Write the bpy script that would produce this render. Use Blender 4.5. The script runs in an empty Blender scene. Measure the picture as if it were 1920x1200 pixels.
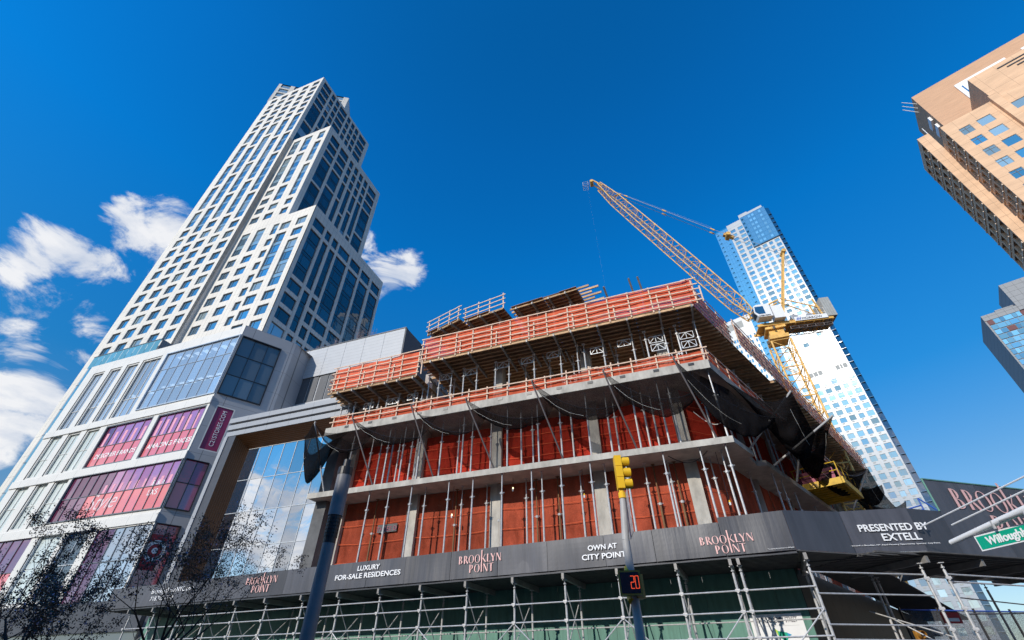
import bpy, math, random
from mathutils import Vector, Matrix
random.seed(7)
R = math.radians
sc = bpy.context.scene
col = sc.collection

# ------------------------------------------------------------------ camera
cam_d = bpy.data.cameras.new('camera'); cam = bpy.data.objects.new('camera', cam_d); col.objects.link(cam)
cam.location = (0, 0, 1.6); cam.rotation_euler = (R(90 + 38.6), 0, 0)
cam_d.sensor_width = 36; cam_d.lens = 853 / 1920 * 36; cam_d.clip_end = 6000; cam_d.clip_start = .1
sc.camera = cam

# ------------------------------------------------------------------ sky and sun
SUN_AZ, SUN_EL = 222.0, 28.0
w = bpy.data.worlds.new('World'); sc.world = w; w.use_nodes = True
nt = w.node_tree; nt.nodes.clear(); N = nt.nodes; L = nt.links
def nd(t, **k):
    n = N.new(t)
    for a, b in k.items(): setattr(n, a, b)
    return n
def mth(op, a, b=None, c=None):
    n = nd('ShaderNodeMath', operation=op)
    for i, q in enumerate((a, b, c)):
        if q is None: continue
        if isinstance(q, (int, float)): n.inputs[i].default_value = q
        else: L.new(q, n.inputs[i])
    return n.outputs[0]
sky = nd('ShaderNodeTexSky', sky_type='NISHITA'); sky.sun_disc = False
sky.sun_elevation = R(SUN_EL); sky.sun_rotation = R(SUN_AZ); sky.altitude = 100; sky.air_density = 1.0; sky.dust_density = .35; sky.ozone_density = 3.0
hsv = nd('ShaderNodeHueSaturation'); hsv.inputs['Saturation'].default_value = 1.0; hsv.inputs['Value'].default_value = 1.0
hsv.inputs['Hue'].default_value = .5
tint = nd('ShaderNodeValToRGB'); te = tint.color_ramp.elements
te[0].position = .02; te[0].color = (1.1, 1.06, 1.02, 1); te[1].position = .95; te[1].color = (.03, 1.2, 2.1, 1)
for q_, c_ in ((.15, (.92, 1.06, 1.12, 1)), (.27, (.64, 1.1, 1.29, 1)), (.42, (.17, 1.17, 1.7, 1)), (.70, (.03, 1.43, 2.43, 1)), (.85, (.03, 1.32, 2.35, 1))): te.new(q_).color = c_
tcs = nd('ShaderNodeTexCoord'); ss_ = nd('ShaderNodeSeparateXYZ'); L.new(tcs.outputs['Generated'], ss_.inputs[0]); L.new(ss_.outputs[2], tint.inputs[0])
mul = nd('ShaderNodeVectorMath', operation='MULTIPLY'); L.new(sky.outputs[0], mul.inputs[0]); L.new(tint.outputs[0], mul.inputs[1])
scl = nd('ShaderNodeVectorMath', operation='SCALE'); L.new(mul.outputs[0], scl.inputs[0]); scl.inputs[3].default_value = 1.0
L.new(scl.outputs[0], hsv.inputs['Color'])
tc = nd('ShaderNodeTexCoord'); D = tc.outputs['Generated']
sep = nd('ShaderNodeSeparateXYZ'); L.new(D, sep.inputs[0])
zc = mth('MAXIMUM', sep.outputs[2], .06)
px = mth('DIVIDE', sep.outputs[0], mth('ADD', zc, .12)); py = mth('DIVIDE', sep.outputs[1], mth('ADD', zc, .12))
cmb = nd('ShaderNodeCombineXYZ'); L.new(px, cmb.inputs[0]); L.new(py, cmb.inputs[1]); L.new(mth('MULTIPLY', zc, 2.2), cmb.inputs[2])
n1 = nd('ShaderNodeTexNoise'); n1.inputs['Scale'].default_value = 3.1; n1.inputs['Detail'].default_value = 9; n1.inputs['Roughness'].default_value = .63; n1.inputs['Distortion'].default_value = .45
dvv = nd('ShaderNodeVectorMath', operation='MULTIPLY'); L.new(D, dvv.inputs[0]); dvv.inputs[1].default_value = (3.0, 3.0, 5.0); L.new(dvv.outputs[0], n1.inputs['Vector'])
def blob(az, el, size, amp=1.0, flat=1.0):
    a, e = R(az), R(el)
    d = Vector((math.sin(a) * math.cos(e), math.cos(a) * math.cos(e), math.sin(e)))
    v = nd('ShaderNodeVectorMath', operation='SUBTRACT'); L.new(D, v.inputs[0]); v.inputs[1].default_value = d
    v2 = nd('ShaderNodeVectorMath', operation='MULTIPLY'); L.new(v.outputs[0], v2.inputs[0]); v2.inputs[1].default_value = (1, 1, flat)
    ln = nd('ShaderNodeVectorMath', operation='LENGTH'); L.new(v2.outputs[0], ln.inputs[0])
    q = mth('DIVIDE', ln.outputs['Value'], size)
    return mth('MULTIPLY', mth('MAXIMUM', mth('SUBTRACT', 1.0, mth('MULTIPLY', q, q)), 0.0), amp)
blobs = [(-50.4, 37.4, .088, 1.0, 1.0), (-52.8, 37.5, .05, .8, 1.0), (-47.5, 36.2, .064, .7, 1.0), (-48.2, 32.7, .045, .5, 1.0), (-57.7, 31.5, .04, .6, 1.0), (-55.4, 32.2, .052, .75, 1.0),
         (-51.9, 31.9, .054, .7, 1.0), (-49.3, 31.9, .039, .45, 1.0), (-56.4, 28.6, .06, .8, 1.0), (-53.6, 27.5, .062, .8, 1.0), (-50.2, 27.1, .059, .75, 1.0), (-57.8, 29.4, .039, .7, 1.0),
         (-52.6, 23.5, .062, .9, 1.1), (-49.8, 23.5, .047, .7, 1.1), (-54.2, 23.7, .044, .7, 1.0), (-50.4, 19.4, .072, 1.0, 1.0), (-49.9, 17.0, .075, 1.0, 1.0), (-48.7, 19.1, .046, .75, 1.0),
         (-20.4, 43.4, .085, .9, 1.0), (-24.4, 45.9, .055, .7, 1.0), (-18.4, 44.1, .06, .7, 1.0), (-21.7, 40.5, .055, .6, 1.0), (43.4, 15.5, .019, .45, 2.5)]
acc = None
for b in blobs:
    s = blob(*b); acc = s if acc is None else mth('MAXIMUM', acc, s)
# low cumulus bank behind and to the left of the viewer
bank = mth('MULTIPLY', mth('MAXIMUM', mth('SUBTRACT', 1.0, mth('MULTIPLY', mth('ABSOLUTE', mth('SUBTRACT', sep.outputs[2], .21)), 5.0)), 0.0), .98)
side = mth('MULTIPLY_ADD', sep.outputs[0], -.5, mth('MULTIPLY', sep.outputs[1], -.7))
bank = mth('MULTIPLY', bank, mth('MINIMUM', mth('MAXIMUM', mth('MULTIPLY_ADD', side, 2.2, .2), 0.0), 1.0))
acc = mth('MAXIMUM', acc, bank)
dens = mth('ADD', mth('MULTIPLY', acc, .57), mth('MULTIPLY', mth('SUBTRACT', n1.outputs[0], .5), 1.55))
ramp = nd('ShaderNodeValToRGB'); ramp.color_ramp.elements[0].position = .25; ramp.color_ramp.elements[1].position = .52
ramp.color_ramp.interpolation = 'EASE'
L.new(dens, ramp.inputs[0])
cov = mth('MULTIPLY', ramp.outputs[0], mth('MINIMUM', mth('MULTIPLY', acc, 6.0), 1.0))
n2 = nd('ShaderNodeTexNoise'); n2.inputs['Scale'].default_value = 6; n2.inputs['Detail'].default_value = 5; L.new(cmb.outputs[0], n2.inputs['Vector'])
cr = nd('ShaderNodeValToRGB'); cr.color_ramp.elements[0].color = (4.2, 5.2, 7.0, 1); cr.color_ramp.elements[1].color = (9.4, 9.4, 9.5, 1)
cr.color_ramp.elements[0].position = .3; cr.color_ramp.elements[1].position = .62
L.new(mth('ADD', mth('MULTIPLY', n2.outputs[0], .6), mth('MULTIPLY', dens, .45)), cr.inputs[0])
mix = nd('ShaderNodeMixRGB'); L.new(mth('MULTIPLY', cov, .93), mix.inputs[0]); L.new(hsv.outputs[0], mix.inputs[1]); L.new(cr.outputs[0], mix.inputs[2])
bg = nd('ShaderNodeBackground'); bg.inputs['Strength'].default_value = .10; L.new(mix.outputs[0], bg.inputs[0])
out = nd('ShaderNodeOutputWorld'); L.new(bg.outputs[0], out.inputs[0])
sl = bpy.data.lights.new('sun', 'SUN'); sl.energy = 4.0; sl.angle = R(.53); sl.color = (1.0, .935, .84)
so = bpy.data.objects.new('sun', sl); col.objects.link(so)
sd = Vector((math.sin(R(SUN_AZ)) * math.cos(R(SUN_EL)), math.cos(R(SUN_AZ)) * math.cos(R(SUN_EL)), math.sin(R(SUN_EL))))
so.rotation_euler = sd.to_track_quat('Z', 'Y').to_euler(); so.location = sd * 300
vs = sc.view_settings; vs.view_transform = 'Standard'; vs.look = 'None'; vs.exposure = 0; vs.gamma = 1; vs.use_curve_mapping = False
sc.cycles.max_bounces = 8; sc.cycles.transparent_max_bounces = 24

# ------------------------------------------------------------------ materials
def new_mat(name):
    m = bpy.data.materials.new(name); m.use_nodes = True
    return m, m.node_tree.nodes, m.node_tree.links
def mk(name, c, rough=.6, metal=0., var=.12, scale=3., bump=0., bscale=40., spec=.4, stretch=None, joints=None, rnd=0., coat=0.):
    m, n, l = new_mat(name); b = n['Principled BSDF']
    b.inputs['Roughness'].default_value = rough; b.inputs['Metallic'].default_value = metal; b.inputs['Specular IOR Level'].default_value = spec
    b.inputs['Coat Weight'].default_value = coat
    t = n.new('ShaderNodeTexCoord'); mp = n.new('ShaderNodeMapping'); l.new(t.outputs['Object'], mp.inputs[0])
    if stretch: mp.inputs['Scale'].default_value = stretch
    no = n.new('ShaderNodeTexNoise'); no.inputs['Scale'].default_value = scale; no.inputs['Detail'].default_value = 6; no.inputs['Roughness'].default_value = .62
    l.new(mp.outputs[0], no.inputs['Vector'])
    rp = n.new('ShaderNodeValToRGB'); rp.color_ramp.elements[0].position = .3; rp.color_ramp.elements[1].position = .72
    rp.color_ramp.elements[0].color = tuple(max(0, q * (1 - var)) for q in c) + (1,); rp.color_ramp.elements[1].color = tuple(min(1, q * (1 + var)) for q in c) + (1,)
    l.new(no.outputs[0], rp.inputs[0]); src = rp.outputs[0]
    if rnd:
        oi = n.new('ShaderNodeObjectInfo'); h = n.new('ShaderNodeHueSaturation'); mr = n.new('ShaderNodeMapRange')
        mr.inputs[3].default_value = 1 - rnd; mr.inputs[4].default_value = 1 + rnd
        l.new(oi.outputs['Random'], mr.inputs[0]); l.new(mr.outputs[0], h.inputs['Value']); l.new(src, h.inputs['Color']); src = h.outputs[0]
    if joints:
        # fine recessed seams at a regular spacing along x and z of the object
        s2 = n.new('ShaderNodeSeparateXYZ'); l.new(t.outputs['Object'], s2.inputs[0]); prev = None
        for ax, sp, wd in joints:
            d = n.new('ShaderNodeMath'); d.operation = 'PINGPONG'; l.new(s2.outputs[ax], d.inputs[0]); d.inputs[1].default_value = sp / 2
            g = n.new('ShaderNodeMath'); g.operation = 'LESS_THAN'; l.new(d.outputs[0], g.inputs[0]); g.inputs[1].default_value = wd
            if prev is None: prev = g.outputs[0]
            else:
                q = n.new('ShaderNodeMath'); q.operation = 'MAXIMUM'; l.new(prev, q.inputs[0]); l.new(g.outputs[0], q.inputs[1]); prev = q.outputs[0]
        mx = n.new('ShaderNodeMixRGB'); l.new(prev, mx.inputs[0]); l.new(src, mx.inputs[1]); mx.inputs[2].default_value = tuple(q * .42 for q in c) + (1,)
        src = mx.outputs[0]
    l.new(src, b.inputs['Base Color'])
    if bump:
        n3 = n.new('ShaderNodeTexNoise'); n3.inputs['Scale'].default_value = bscale; n3.inputs['Detail'].default_value = 4; l.new(mp.outputs[0], n3.inputs['Vector'])
        bp = n.new('ShaderNodeBump'); bp.inputs['Strength'].default_value = bump; bp.inputs['Distance'].default_value = .05; l.new(n3.outputs[0], bp.inputs['Height']); l.new(bp.outputs[0], b.inputs['Normal'])
    return m
def glass(name, c, refl=.3, rough=.02, wob=.02, wscale=.35, vary=.35, tintrefl=(1, 1, 1), see=0.):
    """window glass: a dark tinted body, a mirror coat that grows towards grazing angles"""
    m, n, l = new_mat(name); n.remove(n['Principled BSDF']); o = n['Material Output']
    df = n.new('ShaderNodeBsdfDiffuse'); gl = n.new('ShaderNodeBsdfGlossy'); gl.inputs['Roughness'].default_value = rough; gl.inputs['Color'].default_value = tintrefl + (1,)
    oi = n.new('ShaderNodeObjectInfo'); h = n.new('ShaderNodeHueSaturation'); mr = n.new('ShaderNodeMapRange')
    mr.inputs[3].default_value = 1 - vary; mr.inputs[4].default_value = 1 + vary; h.inputs['Color'].default_value = c + (1,)
    l.new(oi.outputs['Random'], mr.inputs[0]); l.new(mr.outputs[0], h.inputs['Value']); l.new(h.outputs[0], df.inputs[0])
    body = df.outputs[0]
    if see:
        tr = n.new('ShaderNodeBsdfTransparent'); tr.inputs[0].default_value = (.75, .85, .9, 1); m1 = n.new('ShaderNodeMixShader'); m1.inputs[0].default_value = see
        l.new(df.outputs[0], m1.inputs[1]); l.new(tr.outputs[0], m1.inputs[2]); body = m1.outputs[0]
    fr = n.new('ShaderNodeFresnel'); fr.inputs[0].default_value = 1.45
    ad = n.new('ShaderNodeMath'); ad.operation = 'ADD'; ad.use_clamp = True; l.new(fr.outputs[0], ad.inputs[0])
    m3 = n.new('ShaderNodeMapRange'); m3.inputs[3].default_value = refl * .6; m3.inputs[4].default_value = refl * 1.4; l.new(oi.outputs['Random'], m3.inputs[0]); l.new(m3.outputs[0], ad.inputs[1])
    mx = n.new('ShaderNodeMixShader'); l.new(ad.outputs[0], mx.inputs[0]); l.new(body, mx.inputs[1]); l.new(gl.outputs[0], mx.inputs[2]); l.new(mx.outputs[0], o.inputs[0])
    if wob:
        g = n.new('ShaderNodeNewGeometry'); no = n.new('ShaderNodeTexNoise'); no.inputs['Scale'].default_value = wscale; l.new(g.outputs['Position'], no.inputs['Vector'])
        bp = n.new('ShaderNodeBump'); bp.inputs['Strength'].default_value = wob; bp.inputs['Distance'].default_value = 1; l.new(no.outputs[0], bp.inputs['Height']); l.new(bp.outputs[0], gl.inputs['Normal'])
    return m
def net(name, c, opac=.7, transl=.4, mesh=60, var=.25, weave=.5, vscale=1.2):
    """woven site netting: tiny holes, some light through the threads, fold lines"""
    m, n, l = new_mat(name); n.remove(n['Principled BSDF']); o = n['Material Output']
    t = n.new('ShaderNodeTexCoord')
    no = n.new('ShaderNodeTexNoise'); no.inputs['Scale'].default_value = vscale; no.inputs['Detail'].default_value = 7; no.inputs['Roughness'].default_value = .6
    mp = n.new('ShaderNodeMapping'); mp.inputs['Scale'].default_value = (1, 1, .5); l.new(t.outputs['Object'], mp.inputs[0]); l.new(mp.outputs[0], no.inputs['Vector'])
    rp = n.new('ShaderNodeValToRGB'); rp.color_ramp.elements[0].position = .3; rp.color_ramp.elements[1].position = .7
    rp.color_ramp.elements[0].color = tuple(q * (1 - var) for q in c) + (1,); rp.color_ramp.elements[1].color = tuple(min(1, q * (1 + var)) for q in c) + (1,)
    l.new(no.outputs[0], rp.inputs[0])
    oi = n.new('ShaderNodeObjectInfo'); hv = n.new('ShaderNodeHueSaturation'); m4 = n.new('ShaderNodeMapRange'); m4.inputs[3].default_value = .78; m4.inputs[4].default_value = 1.2
    l.new(oi.outputs['Random'], m4.inputs[0]); l.new(m4.outputs[0], hv.inputs['Value']); l.new(rp.outputs[0], hv.inputs['Color']); rp = hv
    d = n.new('ShaderNodeBsdfDiffuse'); tl = n.new('ShaderNodeBsdfTranslucent'); l.new(rp.outputs[0], d.inputs[0]); l.new(rp.outputs[0], tl.inputs[0])
    m1 = n.new('ShaderNodeMixShader'); m1.inputs[0].default_value = transl; l.new(d.outputs[0], m1.inputs[1]); l.new(tl.outputs[0], m1.inputs[2])
    tr = n.new('ShaderNodeBsdfTransparent'); m2 = n.new('ShaderNodeMixShader')
    n2 = n.new('ShaderNodeTexNoise'); n2.inputs['Scale'].default_value = mesh; n2.inputs['Detail'].default_value = 1; l.new(t.outputs['Object'], n2.inputs['Vector'])
    mr = n.new('ShaderNodeMapRange'); mr.inputs[1].default_value = .3; mr.inputs[2].default_value = .7; mr.inputs[3].default_value = opac - weave * .5; mr.inputs[4].default_value = min(1, opac + weave * .5)
    l.new(n2.outputs[0], mr.inputs[0]); l.new(mr.outputs[0], m2.inputs[0]); l.new(tr.outputs[0], m2.inputs[1]); l.new(m1.outputs[0], m2.inputs[2]); l.new(m2.outputs[0], o.inputs[0])
    bp = n.new('ShaderNodeBump'); bp.inputs['Strength'].default_value = .5; bp.inputs['Distance'].default_value = .12; l.new(no.outputs[0], bp.inputs['Height']); l.new(bp.outputs[0], d.inputs['Normal'])
    return m
def emit(name, c, s):
    m, n, l = new_mat(name); b = n['Principled BSDF']; b.inputs['Base Color'].default_value = c + (1,); b.inputs['Emission Color'].default_value = c + (1,); b.inputs['Emission Strength'].default_value = s
    return m

M = {}
M['tower_panel'] = mk('white_precast_panel', (.70, .655, .585), .55, var=.08, scale=.22, joints=((0, 1.02, .022), (2, 3.386, .02)))
M['tower_side'] = mk('white_precast_panel_side', (.70, .655, .585), .55, var=.08, scale=.22, joints=((1, 1.02, .022), (2, 3.386, .02)))
M['reveal'] = mk('precast_reveal', (.62, .6, .57), .6, var=.06)
M['win_frame'] = mk('dark_window_frame', (.05, .06, .075), .4, var=.1)
M['glass_sky'] = glass('sky_blue_window_glass', (.08, .17, .25), .40)
M['glass_blind'] = glass('window_glass_with_pale_blind', (.26, .34, .36), .22)
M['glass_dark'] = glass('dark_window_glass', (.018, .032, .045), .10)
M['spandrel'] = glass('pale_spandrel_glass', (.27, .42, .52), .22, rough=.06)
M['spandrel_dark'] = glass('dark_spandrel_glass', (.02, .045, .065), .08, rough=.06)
M['pod_frame'] = mk('pale_metal_cladding', (.70, .68, .64), .45, var=.05, scale=.6, spec=.4, joints=((0, 2.6, .012),))
M['pod_grey'] = mk('grey_metal_cladding', (.40, .40, .41), .45, var=.06, scale=.5, joints=((2, 2.4, .012), (0, 1.9, .012)))
M['pod_reveal'] = mk('dark_reveal_cladding', (.20, .19, .18), .5)
M['mullion'] = mk('dark_mullion_metal', (.16, .18, .2), .4)
M['pale_mull'] = mk('pale_blue_mullion_metal', (.42, .50, .60), .4)
M['light_mull'] = mk('light_mullion_metal', (.55, .58, .6), .4)
M['pod_glass'] = glass('clear_store_glass', (.42, .50, .60), .24, see=.18, vary=.25)
M['pod_glass_pale'] = glass('pale_frosted_glass', (.60, .66, .63), .12, rough=.08, vary=.12)
M['pod_glass_grey'] = glass('grey_corner_glass', (.10, .125, .15), .06, rough=.03, vary=.2)
M['teal_glass'] = glass('teal_channel_glass', (.16, .36, .40), .2, rough=.1, vary=.15)
M['pink_film'] = glass('pink_window_film', (.76, .19, .21), .10, rough=.05, vary=.08)
M['pink_film_violet'] = glass('violet_pink_window_film', (.46, .15, .31), .26, rough=.03, vary=.15, tintrefl=(.9, .85, 1))
M['pink_stripe'] = mk('pale_pink_print', (.80, .36, .46), .4, var=.1)
M['plum_glass'] = glass('plum_window_glass', (.14, .03, .07), .20, rough=.03, vary=.3, tintrefl=(.9, .85, 1))
M['crimson_film'] = glass('crimson_window_film', (.42, .02, .06), .10, rough=.03, vary=.1)
M['magenta_film'] = glass('magenta_window_film', (.30, .04, .17), .14, rough=.03, vary=.15)
M['magenta'] = mk('magenta_sign_print', (.30, .03, .10), .35, var=.08)
M['red_print'] = mk('red_sign_print', (.42, .015, .03), .35, var=.08)
M['white_print'] = mk('white_print', (.86, .86, .86), .5, var=.03)
M['pale_print'] = mk('faded_white_print', (.78, .62, .64), .4, var=.1)
M['pink_print'] = mk('rose_print', (.86, .50, .46), .45, var=.12, scale=9)
M['black_print'] = mk('dark_print', (.04, .04, .06), .5)
M['char_metal'] = mk('charcoal_metal_cladding', (.06, .065, .08), .4, var=.15)
M['silver_trim'] = mk('silver_trim_panel', (.34, .35, .37), .4, var=.05, joints=((0, 2.2, .012),))
M['wood_soffit'] = mk('timber_soffit_board', (.17, .07, .026), .5, var=.35, scale=2.2, stretch=(.6, 6, 6))
M['mirror_glass'] = glass('reflective_curtain_glass', (.02, .045, .09), .62, rough=.004, wob=.012, wscale=.25, vary=.1)
M['grey_panel'] = mk('light_grey_wall_panel', (.42, .43, .45), .5, var=.05, scale=1.2, joints=((2, .42, .008),))
M['dark_wall'] = mk('dark_wall_cladding', (.07, .075, .085), .6, var=.1)
M['louvre'] = mk('grey_louvre', (.13, .135, .15), .6, var=.1, joints=((2, .12, .03),))
M['concrete'] = mk('raw_concrete', (.46, .43, .38), .85, var=.28, scale=1.9, stretch=(1, 1, .45), bump=.25, bscale=14)
M['concrete_soffit'] = mk('concrete_soffit', (.43, .385, .33), .85, var=.3, scale=1.1, bump=.15, bscale=9)
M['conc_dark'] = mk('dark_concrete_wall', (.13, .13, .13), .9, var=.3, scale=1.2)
M['steel'] = mk('galvanised_steel', (.56, .55, .54), .36, metal=.25, var=.2, scale=8)
M['steel_white'] = mk('white_aluminium_tube', (.72, .73, .74), .4, metal=.2, var=.1)
M['steel_dark'] = mk('dark_steel_tube', (.15, .13, .13), .5, metal=.4, var=.2)
M['rust'] = mk('brown_timber_post', (.20, .11, .05), .7, var=.3)
M['red_net'] = net('brick_red_debris_netting', (.56, .115, .062), .82, .25, mesh=45, var=.42)
M['red_net_vivid'] = net('vivid_red_debris_netting', (.66, .06, .035), .86, .28, mesh=45)
M['red_net2'] = net('red_mesh_guard_netting', (.90, .17, .085), .90, .25, mesh=45, weave=.3)
M['mag_sheet'] = mk('plum_plywood_sheet', (.34, .10, .15), .7, var=.2)
M['black_net'] = net('black_catch_netting', (.014, .011, .011), .64, .15, mesh=40, weave=.55, var=.4, vscale=.9)
M['black_net_heavy'] = net('heavy_black_netting', (.011, .010, .011), .90, .08, mesh=34, weave=.25, var=.5, vscale=1.4)
M['orange_rope'] = mk('orange_rope', (.85, .16, .06), .6)
M['white_rope'] = mk('pale_rope', (.7, .68, .64), .7)
M['rail_wood'] = mk('pale_softwood_rail', (.70, .50, .37), .7, var=.2, scale=4)
M['ply'] = mk('plywood_sheathing', (.36, .22, .115), .75, var=.3, scale=1.3, rnd=.2)
M['joist'] = mk('timber_joist', (.47, .30, .165), .75, var=.3, scale=3, rnd=.25)
M['alu_beam'] = mk('grey_formwork_beam', (.27, .255, .24), .5, metal=.2, var=.2)
M['crane'] = mk('orange_yellow_crane_paint', (.80, .45, .12), .5, var=.32, scale=1.8, coat=.1)
M['crane_cable'] = mk('steel_cable', (.35, .36, .38), .5, metal=.3)
M['crane_grey'] = mk('concrete_counterweight', (.36, .37, .36), .8, var=.12)
M['white_paint'] = mk('white_paint', (.80, .80, .80), .35, var=.04)
M['banner'] = mk('charcoal_banner_sheet', (.072, .074, .088), .42, var=.2, scale=1.5, stretch=(3, 1, .3), bump=.35, bscale=1.1, spec=.5, rnd=.24)
M['shed_dark'] = mk('dark_shed_steel', (.10, .095, .09), .7, var=.25)
M['shaded_green_ply'] = mk('shade_darkened_green_plywood', (.022, .030, .028), .6, var=.2, rnd=.1)  # near-black tone paints in the shade on the hoarding's side run
M['green_ply'] = mk('green_painted_plywood', (.105, .24, .19), .6, var=.2, scale=2, stretch=(3, 3, .5), rnd=.1)
M['yellow_paint'] = mk('yellow_signal_paint', (.88, .52, .02), .4, var=.06, coat=.2)
M['yellow_plat'] = mk('yellow_platform_paint', (.62, .38, .02), .5, var=.25)
M['bronze'] = mk('yellow_brown_housing', (.42, .20, .035), .45, var=.12)
M['pole_grey'] = mk('blue_grey_pole_paint', (.20, .20, .215), .45, var=.18)
M['pole_silver'] = mk('silver_pole_paint', (.40, .40, .40), .5, var=.15)
M['black'] = mk('black_plastic', (.02, .02, .024), .4)
M['lens'] = mk('dark_blue_lens', (.02, .028, .045), .15, spec=.6)
M['led'] = emit('red_led', (1.0, .10, .03), .95)
M['bulb'] = emit('lit_bulb', (1.0, .78, .45), 3.0)
M['green_sign'] = mk('green_sign_sheet', (.0, .36, .22), .4, var=.04)
M['white_face'] = mk('white_metal_facade', (.34, .375, .415), .29, var=.12, scale=.12, spec=.45, joints=((2, 2.98, .05),))
M['t3_blue'] = glass('blue_curtain_glass', (.11, .21, .34), .27, rough=.04, vary=.3)
M['t3_edge'] = glass('deep_blue_edge_glass', (.015, .07, .17), .25, rough=.04, vary=.3)
M['t3_win'] = glass('pale_blue_window_glass', (.20, .33, .42), .34, rough=.05, vary=.45)
M['brown'] = mk('tan_brick_facing', (.70, .455, .285), .75, var=.15, scale=.5, stretch=(.5, .5, 2), joints=((2, 3.07, .02), (0, 2.4, .015)))
M['brown_dark'] = mk('brown_brick_facing', (.56, .34, .21), .8, var=.12, scale=.8, stretch=(.4, 1, 3))
M['brown_sill'] = mk('light_stone_sill', (.66, .52, .40), .7, var=.08)
M['bronze_glass'] = glass('bronze_window_glass', (.30, .20, .13), .12, vary=.4)
M['far_grey'] = mk('far_grey_cladding', (.26, .27, .285), .6, var=.1, joints=((2, 3, .08), (0, 3.3, .06)))
M['far_red'] = mk('dark_red_panel', (.13, .04, .045), .6, var=.2)
M['asphalt'] = mk('asphalt', (.05, .05, .052), .9, var=.2, scale=2, bump=.2)
M['paving'] = mk('concrete_paving', (.14, .135, .13), .9, var=.12, joints=((0, 1.5, .012), (1, 1.5, .012)))
M['kerb'] = mk('granite_kerb', (.33, .32, .31), .85, var=.12)
M['line_paint'] = mk('white_road_paint', (.75, .75, .72), .7, var=.15)
M['bark'] = mk('dark_bark', (.035, .028, .026), .9, var=.3)
M['leaf'] = mk('dark_plum_leaf', (.070, .044, .032), .6, var=.4, rnd=.2)
M['leaf_green'] = mk('dark_olive_leaf', (.05, .055, .03), .6, var=.4)
M['lilac'] = mk('lilac_blossom', (.34, .28, .42), .7, var=.3)
M['blue_paint'] = mk('blue_steel_paint', (.03, .10, .42), .45)
M['brick_red'] = mk('red_brick', (.28, .12, .08), .85, var=.2)
M['inner'] = mk('store_interior', (.22, .26, .32), .8, var=.2)
M['screen'] = net('grey_fence_screen', (.10, .10, .105), .62, .2, mesh=30, weave=.5)

# ------------------------------------------------------------------ builders
class Frame:
    """a ground frame turned clockwise by az degrees: u runs right along the wall, v runs into depth"""
    def __init__(s, az): s.a = R(az); s.U = (math.cos(s.a), -math.sin(s.a)); s.V = (math.sin(s.a), math.cos(s.a))
    def w(s, p): return Vector((p[0] * s.U[0] + p[1] * s.V[0], p[0] * s.U[1] + p[1] * s.V[1], p[2]))
W0 = Frame(0); A = Frame(20.2); S = Frame(25.0); B = Frame(41.0); B2 = Frame(43.0)
BASE = {}
def props(o, label=None, cat=None, group=None, kind=None):
    if label: o['label'] = label
    if cat: o['category'] = cat
    if group: o['group'] = group
    if kind: o['kind'] = kind
    return o
def thing(name, label, cat, F, base, group=None):
    o = bpy.data.objects.new(name, None); o.empty_display_size = .2; col.objects.link(o)
    o.location = F.w(base); o.rotation_euler = (0, 0, -F.a); BASE[o] = (F, Vector(base))
    return props(o, label, cat, group)
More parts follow.
